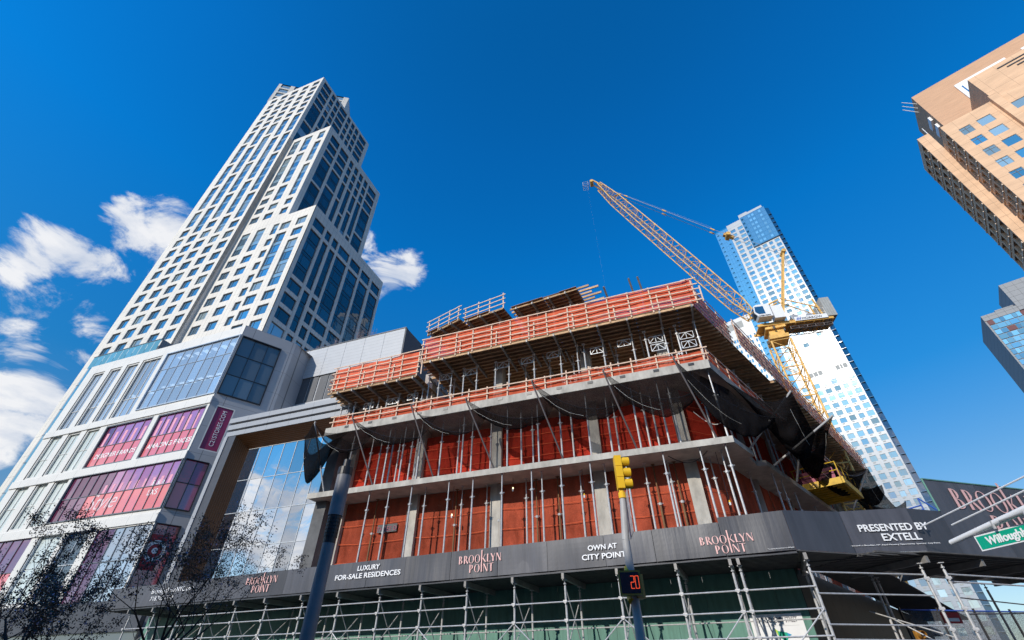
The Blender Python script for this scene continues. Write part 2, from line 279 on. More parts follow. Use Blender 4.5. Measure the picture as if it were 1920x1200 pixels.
class MB:
    def __init__(s): s.v = []; s.f = []; s.mi = []
    def poly(s, pts, m=0):
        i = len(s.v); s.v += [tuple(p) for p in pts]; s.f.append(tuple(range(i, i + len(pts)))); s.mi.append(m)
    def box(s, a, b, m=0):
        x0, y0, z0 = a; x1, y1, z1 = b; i = len(s.v)
        s.v += [(x0, y0, z0), (x1, y0, z0), (x1, y1, z0), (x0, y1, z0), (x0, y0, z1), (x1, y0, z1), (x1, y1, z1), (x0, y1, z1)]
        for q in ((3, 2, 1, 0), (4, 5, 6, 7), (0, 1, 5, 4), (1, 2, 6, 5), (2, 3, 7, 6), (3, 0, 4, 7)): s.f.append(tuple(i + k for k in q)); s.mi.append(m)
    def beam(s, p, q, w_, h_, m=0, up=(0, 0, 1)):
        p = Vector(p); q = Vector(q); d = (q - p).normalized(); up = Vector(up)
        if abs(d.dot(up)) > .99: up = Vector((0, 1, 0))
        r = d.cross(up).normalized() * (w_ / 2); t = r.cross(d).normalized() * (h_ / 2); i = len(s.v)
        for c in (p, q):
            for a, b in ((-1, -1), (1, -1), (1, 1), (-1, 1)): s.v.append(tuple(c + r * a + t * b))
        for f in ((3, 2, 1, 0), (4, 5, 6, 7), (0, 1, 5, 4), (1, 2, 6, 5), (2, 3, 7, 6), (3, 0, 4, 7)): s.f.append(tuple(i + k for k in f)); s.mi.append(m)
    def tube(s, p, q, r, n=8, m=0, r2=None, cap=True):
        p = Vector(p); q = Vector(q); d = (q - p).normalized(); up = Vector((0, 0, 1)) if abs(d.z) < .95 else Vector((1, 0, 0))
        a = d.cross(up).normalized(); b = a.cross(d); i = len(s.v); r2 = r if r2 is None else r2
        for c, rr in ((p, r), (q, r2)):
            for k in range(n):
                t = 2 * math.pi * k / n; s.v.append(tuple(c + a * (math.cos(t) * rr) + b * (math.sin(t) * rr)))
        for k in range(n):
            s.f.append((i + k, i + (k + 1) % n, i + n + (k + 1) % n, i + n + k)); s.mi.append(m)
        if cap:
            j = len(s.v); s.v += s.v[i:i + 2 * n]
            s.f.append(tuple(j + k for k in range(n))[::-1]); s.mi.append(m); s.f.append(tuple(j + n + k for k in range(n))); s.mi.append(m)
    def path(s, pts, r, n=6, m=0):
        for a, b in zip(pts, pts[1:]): s.tube(a, b, r, n, m, cap=False)
    def prism(s, pts, z0, z1, m=0):
        n = len(pts); s.poly([(x, y, z0) for x, y in pts][::-1], m); s.poly([(x, y, z1) for x, y in pts], m)
        for k in range(n):
            a, b = pts[k], pts[(k + 1) % n]; s.poly([(a[0], a[1], z0), (b[0], b[1], z0), (b[0], b[1], z1), (a[0], a[1], z1)], m)
    def grid(s, fn, nu, nv, m=0):
        i = len(s.v)
        for a in range(nu + 1):
            for b in range(nv + 1): s.v.append(tuple(fn(a / nu, b / nv)))
        for a in range(nu):
            for b in range(nv):
                k = i + a * (nv + 1) + b; s.f.append((k, k + nv + 1, k + nv + 2, k + 1)); s.mi.append(m)
    def data(s, name, mats, off=(0, 0, 0), smooth=False):
        me = bpy.data.meshes.new(name); ox, oy, oz = off
        me.from_pydata([(x - ox, y - oy, z - oz) for x, y, z in s.v], [], s.f)
        for q in (mats if isinstance(mats, (list, tuple)) else [mats]): me.materials.append(q)
        me.polygons.foreach_set('material_index', s.mi)
        if smooth: me.polygons.foreach_set('use_smooth', [True] * len(s.f))
        me.update(); return me
    def part(s, name, mats, par, label=None, kind=None, smooth=False):
        F, b = BASE[par]; o = bpy.data.objects.new(name, s.data(name, mats, b, smooth)); col.objects.link(o); o.parent = par; BASE[o] = (F, b)
        return props(o, label, None, None, kind)
    def solo(s, name, mats, F, base, label=None, cat=None, group=None, kind=None, smooth=False):
        o = bpy.data.objects.new(name, s.data(name, mats, base, smooth)); col.objects.link(o); o.location = F.w(base); o.rotation_euler = (0, 0, -F.a); BASE[o] = (F, Vector(base))
        return props(o, label, cat, group, kind)
def inst(name, me, par, pos, rot=0., child=False):
    o = bpy.data.objects.new(name, me); col.objects.link(o); o.parent = par
    if not child:
        F, b = BASE[par]; o.location = Vector(pos) - b; o.rotation_euler = (0, 0, rot); BASE[o] = (F, b)
    return o
ORD = 'first second third fourth fifth sixth seventh eighth ninth tenth eleventh twelfth thirteenth fourteenth fifteenth sixteenth seventeenth eighteenth nineteenth twentieth'.split()
def ordinal(i):
    if i < 20: return ORD[i]
    t = {2: 'twenty', 3: 'thirty', 4: 'forty', 5: 'fifty'}[(i + 1) // 10]
    r = (i + 1) % 10
    return {2: 'twentieth', 3: 'thirtieth', 4: 'fortieth', 5: 'fiftieth'}[(i + 1) // 10] if r == 0 else t + '-' + ORD[r - 1]
class Pl:
    """a wall plane: origin, heading th (0 = along u, facing the viewer; 90 = along v, facing right)"""
    def __init__(s, o, th): s.o = o; s.th = R(th); s.d = (math.cos(s.th), math.sin(s.th)); s.n = (-math.sin(s.th), math.cos(s.th))
    def p(s, x, z, d=0.): return (s.o[0] + s.d[0] * x + s.n[0] * d, s.o[1] + s.d[1] * x + s.n[1] * d, z)
def facade(mb, pl, x0, x1, z0, z1, rects, mw=0, mr=1):
    """wall with true openings: rects = (xa, xb, za, zb, depth)"""
    xs = sorted({round(q, 3) for r in rects for q in r[:2]} | {x0, x1}); zs = sorted({round(q, 3) for r in rects for q in r[2:4]} | {z0, z1})
    xs = [q for q in xs if x0 <= q <= x1]; zs = [q for q in zs if z0 <= q <= z1]
    nx, nz = len(xs) - 1, len(zs) - 1; dep = [[0.] * nz for _ in range(nx)]
    xi = {q: i for i, q in enumerate(xs)}; zi = {q: i for i, q in enumerate(zs)}
    for xa, xb, za, zb, d in rects:
        xa, xb, za, zb = max(x0, round(xa, 3)), min(x1, round(xb, 3)), max(z0, round(za, 3)), min(z1, round(zb, 3))
        if xa >= xb or za >= zb: continue
        for i in range(xi[xa], xi[xb]):
            for j in range(zi[za], zi[zb]): dep[i][j] = d
    for j in range(nz):
        i = 0
        while i < nx:
            if dep[i][j] == 0:
                k = i
                while k + 1 < nx and dep[k + 1][j] == 0: k += 1
                mb.poly([pl.p(xs[i], zs[j]), pl.p(xs[k + 1], zs[j]), pl.p(xs[k + 1], zs[j + 1]), pl.p(xs[i], zs[j + 1])], mw); i = k + 1
            else: i += 1
    for i in range(nx):
        for j in range(nz):
            d = dep[i][j]
            if d == 0: continue
            for (a, b, di, dj) in (((xs[i], zs[j]), (xs[i], zs[j + 1]), -1, 0), ((xs[i + 1], zs[j]), (xs[i + 1], zs[j + 1]), 1, 0), ((xs[i], zs[j]), (xs[i + 1], zs[j]), 0, -1), ((xs[i], zs[j + 1]), (xs[i + 1], zs[j + 1]), 0, 1)):
                ii, jj = i + di, j + dj
                e = dep[ii][jj] if 0 <= ii < nx and 0 <= jj < nz else 0
                if e >= d: continue
                mb.poly([pl.p(a[0], a[1], e), pl.p(b[0], b[1], e), pl.p(b[0], b[1], d), pl.p(a[0], a[1], d)], mr)
_wm = {}
def win_meshes(w_, h_, style):
    """frame and pane data for a window w x h, origin at its centre, x right, z up, y inward"""
    k = (round(w_, 2), round(h_, 2), style)
    if k in _wm: return _wm[k]
    f = MB(); t = .07 if w_ < 6 else .1; x, z = w_ / 2, h_ / 2; y0, y1 = -.05, .06
    f.box((-x, y0, -z), (x, y1, -z + t)); f.box((-x, y0, z - t), (x, y1, z)); f.box((-x, y0, -z + t), (-x + t, y1, z - t)); f.box((x - t, y0, -z + t), (x, y1, z - t))
    if style == 1: f.box((-x * .45, y0, -z + t), (-x * .45 + .05, y1, z - t))
    if style == 2: f.box((-.03, y0, -z + t), (.03, y1, z - t)); f.box((-x + t, y0 - .002, z * .35), (x - t, y1, z * .35 + .05))
    if style == 3: f.box((-x * .45, y0, -z + t), (-x * .45 + .05, y1, z - t)); f.box((x * .45, y0, -z + t), (x * .45 + .05, y1, z - t))
    p = MB(); p.box((-x + t, 0, -z + t), (x - t, .03, z - t))
    _wm[k] = (f, p, {}); return _wm[k]
def window(par, pl, rect, depth, style, fmat, gmat, name='window'):
    xa, xb, za, zb = rect; f, p, c = win_meshes(xb - xa, zb - za, style)
    kf = ('f', fmat.name); kp = ('p', gmat.name)
    if kf not in c: c[kf] = f.data('window_frame', fmat)
    if kp not in c: c[kp] = p.data('pane', gmat)
    o = inst(name, c[kf], par, pl.p((xa + xb) / 2, (za + zb) / 2, depth - .07), pl.th)
    inst('pane', c[kp], o, None, child=True); return o
def window_stuff(mb, pl, rect, depth, gi):
    xa, xb, za, zb = rect; d = depth - .05
    mb.poly([pl.p(xa, za, d), pl.p(xb, za, d), pl.p(xb, zb, d), pl.p(xa, zb, d)], gi)
    for q in ((xa, xa + .07, za, zb), (xb - .07, xb, za, zb), (xa, xb, za, za + .07), (xa, xb, zb - .07, zb)):
        mb.poly([pl.p(q[0], q[2], d - .05), pl.p(q[1], q[2], d - .05), pl.p(q[1], q[3], d - .05), pl.p(q[0], q[3], d - .05)], 0)
_txt = {}
def text_mesh(s, size, mat, ext=.006, xs=1., align='CENTER', shear=0., bold=0.):
    c = bpy.data.curves.new('lettering', 'FONT'); c.body = s; c.size = size; c.extrude = ext; c.align_x = align; c.align_y = 'BOTTOM_BASELINE'; c.shear = shear; c.offset = bold
    o = bpy.data.objects.new('lettering', c); col.objects.link(o); dg = bpy.context.evaluated_depsgraph_get(); dg.update()
    me = bpy.data.meshes.new_from_object(o.evaluated_get(dg)); bpy.data.objects.remove(o); bpy.data.curves.remove(c)
    me.materials.clear(); me.materials.append(mat)
    for v in me.vertices: v.co = (v.co.x * xs, -v.co.z, v.co.y)      # stand it up: x right, z up, facing -y
    return me
def text(par, s, F_pos, rot, size, mat, xs=1., align='CENTER', width=None, ext=.006, shear=0., label=None, bold=0., vert=False):
    me = text_mesh(s, size, mat, ext, xs, align, shear, bold)
    if width:
        x = [v.co.x for v in me.vertices]; k = width / (max(x) - min(x))
        for v in me.vertices: v.co.x *= k
    if vert:
        for v in me.vertices: v.co = (-v.co.z, v.co.y, v.co.x)
    me.update(); o = inst('lettering', me, par, F_pos, rot)
    if label: o['label'] = label
    return o
def logo(par, pl, xc, zb, width, d, mat):
    """the two-line wordmark with thick and thin strokes and a tall k: drawn as strokes"""
    mb = MB(); H = .30; k = width / 2.02
    def P(x, z): return pl.p(xc + (x - 1.01) * k, zb + z * k, d)
    def quad(a, b, wa, wb=None):
        wb = wa if wb is None else wb; (x0, z0), (x1, z1) = a, b
        pts = [(x0 - wa / 2, z0), (x0 + wa / 2, z0), (x1 + wb / 2, z1), (x1 - wb / 2, z1)]
        mb.poly([P(*q) for q in pts]); 
    def bar(x0, x1, z0, z1): mb.poly([P(x0, z0), P(x1, z0), P(x1, z1), P(x0, z1)])
    def arc(cx, cz, rx, rz, t0, t1, th, tn=.012, n=18):
        for i in range(n):
            a, b = R(t0 + (t1 - t0) * i / n), R(t0 + (t1 - t0) * (i + 1) / n); q = []
            for t, o in ((a, 0), (b, 0), (b, 1), (a, 1)):
                e = (tn + (th - tn) * abs(math.cos(t))) * o
                q.append((cx + (rx - e) * math.cos(t), cz + (rz - (tn if o else 0)) * math.sin(t)))
            mb.poly([P(*c) for c in q])
    def bB(x, z): bar(x, x + .055, z, z + H); arc(x + .05, z + .225, .09, .075, -90, 90, .05); arc(x + .05, z + .075, .115, .075, -90, 90, .055)
    def rR(x, z): bar(x, x + .055, z, z + H); arc(x + .05, z + .22, .1, .08, -90, 90, .05); quad((x + .19, z), (x + .08, z + .15), .065, .05)
    def oO(x, z): arc(x + .13, z + .15, .13, .155, 0, 360, .05, n=36)
    def nN(x, z): bar(x, x + .014, z, z + H); quad((x + .19, z), (x + .02, z + H), .055); bar(x + .19, x + .206, z, z + H)
    z = .36
    bB(0, z); rR(.25, z); oO(.47, z); oO(.77, z)
    bar(1.08, 1.13, z - .04, z + H + .17)
    quad((1.15, z + .13), (1.27, z + H), .02); quad((1.29, z), (1.16, z + .15), .065, .05)
    bar(1.36, 1.415, z, z + H); bar(1.415, 1.54, z, z + .014)
    bar(1.615, 1.67, z, z + .14); quad((1.64, z + .13), (1.55, z + H), .055); quad((1.65, z + .13), (1.73, z + H), .018)
    nN(1.80, z)
    bar(.53, .585, 0, H); arc(.58, .21, .115, .09, -90, 90, .055)
    oO(.76, 0); bar(1.08, 1.13, 0, H + .02); nN(1.19, 0); bar(1.53, 1.585, 0, H); bar(1.44, 1.67, H - .014, H)
    return mb.part('lettering', mat, par)

# ------------------------------------------------------------------ ground
def flat(name, pts, z, mat, kind='structure'):
    mb = MB(); mb.poly([(x, y, z) for x, y in pts]); return mb.solo(name, mat, W0, (0, 0, 0), kind=kind)
flat('ground', [(-3000, -3000), (3000, -3000), (3000, 3000), (-3000, 3000)], -.16, M['asphalt'])
def srect(u0, u1, v0, v1, F=S): return [tuple(F.w((u, v, 0))[:2]) for u, v in ((u0, v0), (u1, v0), (u1, v1), (u0, v1))]
flat('road', srect(-200, 200, 6, 16.5), -.150, M['asphalt'])
flat('near_pavement', srect(-200, 200, -14, 5.85), -.0, M['paving'])
flat('far_pavement', srect(-200, 30, 16.65, 30), -.0, M['paving'])
for nm, v in (('near_kerb', 5.85), ('far_kerb', 16.5)):
    mb = MB(); mb.box((-200, v, -.15), (200, v + .15, .004)); mb.solo(nm, M['kerb'], S, (0, 0, 0), kind='structure')
mb = MB()
for k in range(-30, 30): mb.poly([(k * 6, 11.2, -.145), (k * 6 + 3, 11.2, -.145), (k * 6 + 3, 11.32, -.145), (k * 6, 11.32, -.145)])
mb.solo('lane_marking', M['line_paint'], S, (0, 0, 0), kind='structure')

# ------------------------------------------------------------------ stepped white residential tower
tower = thing('residential_tower', 'tall stepped white tower with staggered blue windows behind the glass podium', 'tower', A, (-78, 40, 0))
PITCH = 3.386
wins = []                                   # (size key, plane, rect, depth, style, glass)
wall = MB()
def cols(pl, x0, x1, z0, z1, cl, sill0, n, hh, runs, top_singles, dep, glassf, spand, sidek):
    """cl: column spans; runs[c]: lengths of the glazed strips from the top down, then single windows to the ground"""
    rects = []
    for c, (xa, xb) in enumerate(cl):
        kinds = {}
        k = n - 1 - top_singles; rl = list(runs[c % len(runs)])
        while k >= 0 and rl:
            m_ = rl.pop(0)
            for q in range(m_):
                if k - q >= 0: kinds[k - q] = 'top' if q == 0 else 'in'
            k -= m_
        for k in range(n):
            za = sill0 + k * PITCH
            if za + hh > z1 - .3 or za < z0: continue
            rects.append((xa, xb, za, za + hh, dep)); wins.append((pl, (xa, xb, za, za + hh), dep, glassf, 1 if (xb - xa) > 1.5 else 0))
            if kinds.get(k) == 'in':
                rects.append((xa, xb, za + hh, za + PITCH, dep)); wins.append((pl, (xa + .02, xb - .02, za + hh + .02, za + PITCH - .02), dep, spand, 9))
    facade(wall, pl, x0, x1, z0, z1, rects, sidek, 2)
def gl_front(): return random.choices(['glass_sky', 'glass_blind', 'glass_sky'], [5, 2.4, 2])[0]
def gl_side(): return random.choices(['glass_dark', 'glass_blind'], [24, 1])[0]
T1 = Pl((0, 40), 0); T2 = Pl((0, 41.2), 0)
c1 = [(-98.0, -95.55), (-93.85, -91.3), (-89.8, -87.2), (-85.45, -83.05), (-81.4, -78.95)]
cols(T1, -100.3, -78, 24, 151.3, c1, 52.6 - 8 * PITCH, 37, 2.35,
     [[2, 3, 3, 3, 2], [3, 4, 4, 3], [2, 4, 4, 3], [3, 6, 4, 2], [3, 3, 5, 3, 1]], 6, .32, gl_front, 'spandrel', 0)
c2 = [(-77.0, -74.7), (-73.2, -70.8), (-68.7, -66.8)]
cols(T2, -78, -65.6, 78.9, 115.8, c2, 49.9 + 9 * PITCH - 3 * PITCH, 20, 2.1, [[2, 3, 4], [5, 4, 2], [4, 3, 4]], 4, .32, gl_front, 'spandrel', 0)
c3 = [(-77.0, -74.7), (-73.0, -70.6), (-68.5, -66.9), (-66.0, -63.5), (-61.9, -59.4)]
cols(T2, -78, -66.7, 24, 78.9, [(-77.0, -74.7), (-73.0, -70.6), (-68.5, -66.95)], 49.9 - 7 * PITCH, 16, 2.1, [[3], [3], [2]], 0, .32, gl_front, 'spandrel', 0)
rects = []
for c, (xa, xb) in enumerate(c3[3:]):
    for k in range(-7, 8):
        za = 49.9 + k * PITCH + .35
        if za < 24.2: continue
        hh = 2.3; rects.append((xa, xb, za, za + hh, .32)); wins.append((T2, (xa, xb, za, za + hh), .32, gl_front, 1))
        if (c == 0 and 3 <= k < 6) or (c == 1 and 2 <= k < 5): rects.append((xa, xb, za + hh, za + PITCH, .32)); wins.append((T2, (xa + .02, xb - .02, za + hh + .02, za + PITCH - .02), .32, 'spandrel', 9))
# the lower right block re-cuts the same wall plane in front by a hand's breadth
T3 = Pl((0, 41.05), 0)
wins = [(T3 if (w_[0] is T2 and w_[1][0] > -66.6 and w_[1][3] < 79) else w_[0],) + tuple(w_[1:]) for w_ in wins]
facade(wall, T3, -66.7, -58.2, 24, 78.9, rects, 0, 2)
wall.poly([T3.p(-66.7, 24), T3.p(-66.7, 78.9), T3.p(-66.7, 78.9, .15), T3.p(-66.7, 24, .15)], 2)
# right-hand faces
cs1 = [(1.0, 4.3), (5.0, 6.5), (7.15, 8.65), (9.1, 12.4), (13.1, 14.6), (15.3, 16.8), (17.3, 18.95), (19.6, 23.2)]
cs2 = [(1.4, 4.5), (5.2, 8.4), (9.3, 10.7), (11.5, 12.95), (13.7, 15.2), (15.9, 17.4), (18.0, 21.5)]
cs3 = [(.8, 3.85), (4.5, 6.0), (6.7, 8.3), (8.85, 12.3), (13.0, 16.4), (17.0, 20.2), (21.0, 24.2)]
R1 = Pl((-78, 40), 90); R2 = Pl((-65.6, 41.2), 90); R3 = Pl((-58.2, 41.2), 90)
rs = [[3, 4, 3, 3], [2, 3, 2, 4], [2, 3, 3, 4], [3, 3, 4, 3], [2, 4, 3, 3], [4, 3, 2, 3], [3, 3, 4, 4]]
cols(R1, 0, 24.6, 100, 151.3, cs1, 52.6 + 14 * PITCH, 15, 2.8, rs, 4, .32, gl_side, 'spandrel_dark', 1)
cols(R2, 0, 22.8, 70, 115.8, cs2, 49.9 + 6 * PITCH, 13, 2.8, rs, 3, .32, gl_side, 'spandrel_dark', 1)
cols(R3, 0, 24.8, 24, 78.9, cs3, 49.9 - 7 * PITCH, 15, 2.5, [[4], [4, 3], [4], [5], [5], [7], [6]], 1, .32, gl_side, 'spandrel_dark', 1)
# roofs, left flank, notch
for (u0, u1, v0, v1, z) in ((-100.3, -78, 40, 64.6, 151.3), (-78, -65.6, 41.2, 64, 115.8), (-66.7, -58.2, 41.05, 66, 78.9)):
    wall.poly([(u0, v0, z), (u1, v0, z), (u1, v1, z), (u0, v1, z)], 2)
wall.poly([(-78, 40, 24), (-78, 41.2, 24), (-78, 41.2, 115.8), (-78, 40, 115.8)], 3)
wall.poly([(-78, 40, 24), (-78, 40.0, 24), (-78, 41.2, 100), (-78, 40, 100)], 3)
wall.poly([(-100.3, 40, 24), (-102.6, 42.4, 24), (-102.6, 42.4, 150), (-100.3, 40, 151.3)], 0)
wall.poly([(-102.6, 42.4, 24), (-102.6, 64, 24), (-102.6, 64, 150), (-102.6, 42.4, 150)], 0)
wall.poly([(-102.6, 64, 24), (-58.2, 66, 24), (-58.2, 66, 78.9), (-102.6, 64, 78.9)], 0); wall.poly([(-102.6, 64, 78.9), (-78, 64.6, 78.9), (-78, 64.6, 151.3), (-102.6, 64, 151.3)], 0)
wall.part('wall', [M['tower_panel'], M['tower_side'], M['reveal'], M['reveal']], tower)
# back slab of the tower, turned towards the viewer's right
crown = MB(); K = Pl((-100.6, 39.9), math.degrees(math.atan2(.54, .84)))
kr = []
for x0_ in (.9, 5.2, 9.6, 14.1, 18.6):
    for k in range(4):
        if x0_ > 3 or k < 4: kr.append((x0_, x0_ + 2.9, 152.9 + k * 3.0, 155.2 + k * 3.0, .3))
facade(crown, K, 0, 23.2, 151.3, 164.2, kr, 0, 1)
e = K.p(23.2, 0); crown.poly([(e[0], e[1], 140), (e[0] - 6, e[1] + 9, 140), (e[0] - 6, e[1] + 9, 164.2), (e[0], e[1], 164.2)], 1)
crown.poly([K.p(0, 164.2), K.p(23.2, 164.2), K.p(23.2, 164.2, 10), K.p(0, 164.2, 10)], 1)
crown.part('rooftop_block', [M['tower_panel'], M['reveal']], tower)
for r in kr: wins.append((K, r[:4], .3, lambda: 'glass_blind', 1))
wins_s = sorted(wins, key=lambda q: (q[4] == 9, -((q[1][1] - q[1][0]) * (q[1][3] - q[1][2])) / (q[1][2] ** 2 + 3000)))
stuff = MB(); gm = ['win_frame', 'glass_sky', 'glass_blind', 'glass_dark', 'spandrel', 'spandrel_dark']
nfree = 0
for pl, r, d, g, st in wins_s:
    g = g() if callable(g) else g
    if st != 9 and nfree < 298: window(tower, pl, r, d, st, M['win_frame'], M[g]); nfree += 1
    elif st == 9: stuff.poly([pl.p(r[0], r[2], d - .05), pl.p(r[1], r[2], d - .05), pl.p(r[1], r[3], d - .05), pl.p(r[0], r[3], d - .05)], gm.index(g))
    else: window_stuff(stuff, pl, r, d, gm.index(g))
stuff.part('window', [M[q] for q in gm], tower, kind='stuff')

# ------------------------------------------------------------------ glass podium
pod = thing('retail_podium', 'pale metal retail podium with tall windows, pink glass bays and glazed corner box', 'store building', A, (-49, 25, 0))
PF = Pl((0, 25), 0); PR = Pl((-38.1, 25.02), 60)
D1, D2 = .32, .16
fr = [(-59.6, -57.75, 16.95, 28.95, D1), (-56.85, -55.0, 22.0, 28.95, D1), (-54.25, -52.35, 22.0, 28.95, D1), (-51.85, -48.95, 22.0, 29.0, D1),
      (-56.9, -55.0, 16.95, 21.3, D1), (-54.15, -52.2, 16.95, 21.3, D1), (-51.3, -44.95, 16.95, 21.2, D1), (-44.35, -38.35, 16.95, 21.2, D1),
      (-59.7, -57.75, 12.05, 16.35, D1), (-56.8, -55.0, 12.05, 16.35, D1), (-54.2, -52.2, 12.05, 16.35, D1),
      (-60.2, -52.4, 6.3, 11.2, D2), (-51.5, -48.5, 6.3, 11.3, D1), (-48.0, -45.2, 6.3, 11.3, D1), (-44.3, -38.25, 5.6, 11.1, D2)]
big = [(-48.2, -38.15, 22.3, 29.0), (-51.6, -38.15, 12.2, 16.2)]
pw = MB(); facade(pw, PF, -60.9, -38.1, 0, 30.15, fr + [b + (.14,) for b in big], 0, 3)
RW = 5.1
rr = [(.12, 3.9, 22.35, 28.9, .14), (.55, 2.1, 17.15, 21.3, .1), (.1, 1.85, 12.25, 16.2, .12), (.1, 1.75, 6.2, 11.15, .12)]
facade(pw, PR, 0, RW, 0, 30.15, rr, 2, 2)
e = PR.p(RW, 0); pw.poly([(e[0], e[1], 0), (e[0] - 1.2, e[1] + 8, 0), (e[0] - 1.2, e[1] + 8, 30.15), (e[0], e[1], 30.15)], 2)
pw.poly([(-60.9, 25, 30.15), (-38.1, 25, 30.15), (e[0], e[1], 30.15), (e[0], 39, 30.15), (-60.9, 39, 30.15)], 1)
pw.poly([(-60.9, 25, 0), (-60.9, 39, 0), (-60.9, 39, 30.15), (-60.9, 25, 30.15)], 0)
pw.part('wall', [M['pod_frame'], M['pod_grey'], M['pod_grey'], M['pod_reveal']], pod)
# proud ledge trims
tr = MB()
for z in (22.05, 16.9, 11.95): tr.box((-60.85, 24.9, z - .75), (-38.05, 25.0 - .003, z - .06))
tr.part('ledge', M['pod_frame'], pod)
def bay(pl, r, d, nx, zsplit, mats, fm='mullion', name='window_bay', t=.05, par=None, outer=None):
    """a glazed bay: frame grid (part) and every pane a child"""
    par = par or pod; xa, xb, za, zb = r; f = MB(); zl = [za] + list(zsplit) + [zb]; xl = [xa + (xb - xa) * i / nx for i in range(nx + 1)]
    y0, y1 = d - .12, d - .02
    def bx(x0, x1, z0, z1, yy0=y0, yy1=y1):
        i = len(f.v); pts = [pl.p(x0, z0, yy0), pl.p(x1, z0, yy0), pl.p(x1, z0, yy1), pl.p(x0, z0, yy1)]; f.prism([(p[0], p[1]) for p in pts], z0, z1)
    for x in xl: bx(x - t / 2, x + t / 2, za, zb)
    for z in zl: bx(xa, xb, z - t / 2, z + t / 2, y0 + .01, y1 - .005)
    if outer:
        for q in ((xa, xa + outer, za, zb), (xb - outer, xb, za, zb), (xa + outer, xb - outer, zb - outer, zb), (xa + outer, xb - outer, za, za + outer)): bx(*q, y0 - .12, y0 + .005)
    o = f.part(name, M[fm], par)
    for i in range(nx):
        for j in range(len(zl) - 1):
            p = MB(); g = mats(i, j) if callable(mats) else mats
            p.poly([pl.p(xl[i] + t / 2, zl[j], d - .06), pl.p(xl[i + 1] - t / 2, zl[j], d - .06), pl.p(xl[i + 1] - t / 2, zl[j + 1], d - .06), pl.p(xl[i] + t / 2, zl[j + 1], d - .06)])
            q = p.part('pane', M[g], o)
    return o
for i, r in enumerate(fr[:4]): bay(PF, r[:4], D1, 2 if i < 3 else 3, [24.2] if i else [18.9, 21.6, 24.2], 'pod_glass' if i else (lambda a, b: 'pod_glass' if b > 1 else 'pod_glass_pale'), fm='pod_frame', outer=.16)
for r in fr[4:6] + fr[8:11]: bay(PF, r[:4], D1, 2, [r[2] + (r[3] - r[2]) * .5], 'pod_glass_pale', fm='pod_frame', outer=.16)
for k, r in enumerate(fr[6:8]): bay(PF, r[:4], D1 - .07, 5 if k == 0 else 6, [19.05], lambda a, b: 'pink_film' if b == 0 else ('plum_glass' if (a == 0 and k == 0) else 'pink_film_violet'), outer=.12)
bay(PF, fr[11][:4], D2, 6, [8.6], lambda a, b: 'plum_glass' if b else 'pink_film')
bay(PF, fr[12][:4], D1, 2, [8.8], 'pod_glass_pale', fm='light_mull', outer=.1); bay(PF, fr[13][:4], D1, 2, [8.8], 'pod_glass_grey', fm='light_mull', outer=.1)
bay(PF, fr[14][:4], D2, 6, [8.7], lambda a, b: 'plum_glass' if a < 2 else 'pod_glass')
bay(PF, big[0], .14, 8, [24.35, 26.9], 'pod_glass', fm='pale_mull', t=.035, outer=.1)
bay(PF, big[1], .14, 12, [14.2], lambda a, b: 'plum_glass' if a < 5 and b else ('pink_film' if b == 0 and a > 2 else ('pink_film_violet' if a > 2 else 'plum_glass')), outer=.08)
bay(PR, rr[0][:4], .14, 3, [24.5, 26.7], 'pod_glass_grey', fm='black', outer=.1)
bay(PR, rr[2][:4], .12, 2, [14.3], lambda a, b: ('pink_film' if b == 0 else 'crimson_film') if a == 0 else 'magenta_film', fm='black', outer=.06)
bay(PR, rr[3][:4], .12, 2, [9.9], 'crimson_film', fm='black', outer=.06)
# interior behind the clear corner: floor slabs, back wall and lit ceiling panels
inn = MB(); inn.box((-59, 29, 22.6), (-38.5, 29.1, 29)); inn.box((-59, 25.6, 28.9), (-38.6, 29, 28.95)); inn.box((-59, 25.6, 22.1), (-38.6, 29, 22.15)); inn.box((-59, 25.6, 25.3), (-38.6, 29, 25.6))
for k in range(8): inn.box((-47.6 + k * 1.25, 26.2, 25.6), (-47.35 + k * 1.25, 26.4, 28.9))
inn.part('store_interior', M['inner'], pod)
cl = MB(); cl.box((0, 0, 0), (.62, .5, .04)); clm = cl.data('ceiling_light', emit('store_ceiling_light', (.86, .93, 1.0), 2.6))
for k in range(8):
    inst('ceiling_light', clm, pod, (-47.7 + k * 1.22, 25.7, 28.84)); inst('ceiling_light', clm, pod, (-47.7 + k * 1.22, 25.75, 25.24))
for k in range(4): inst('ceiling_light', clm, pod, (-57.5 + k * 2.5, 25.9, 25.24))
# flat prints on and behind the glass
sg = MB(); sg.poly([PR.p(.63, 17.25, .055), PR.p(2.02, 17.25, .055), PR.p(2.02, 21.2, .055), PR.p(.63, 21.2, .055)]); sgo = sg.part('sign_panel', M['magenta'], pod)
fm = MB()
for q in ((.55, .65, 17.15, 21.3), (2.0, 2.1, 17.15, 21.3), (.65, 2.0, 21.2, 21.3), (.65, 2.0, 17.15, 17.25)): fm.poly([PR.p(q[0], q[2], .0), PR.p(q[1], q[2], 0.), PR.p(q[1], q[3], 0.), PR.p(q[0], q[3], 0.)])
fm.box((0, 0, -5), (.01, .01, -4.99)); fm.part('sign_frame', M['pod_frame'], pod)
p = PR.p(1.55, 17.6, .04); text(pod, 'C21STORES.COM', (p[0], p[1], p[2]), PR.th, .50, M['white_print'], vert=True, align='LEFT', width=3.3)
text(pod, 'DESIGNER BRANDS', PF.p(-48.1, 17.85, .182), 0, .62, M['white_print'], width=5.3, bold=.006)
text(pod, 'AMAZING PRICES', PF.p(-41.35, 17.85, .183), 0, .62, M['white_print'], width=5.3, bold=.006)
text(pod, 'Style', PF.p(-45.9, 12.9, .072), 0, 1.9, M['pale_print'], xs=.95, shear=.25, bold=-.012)
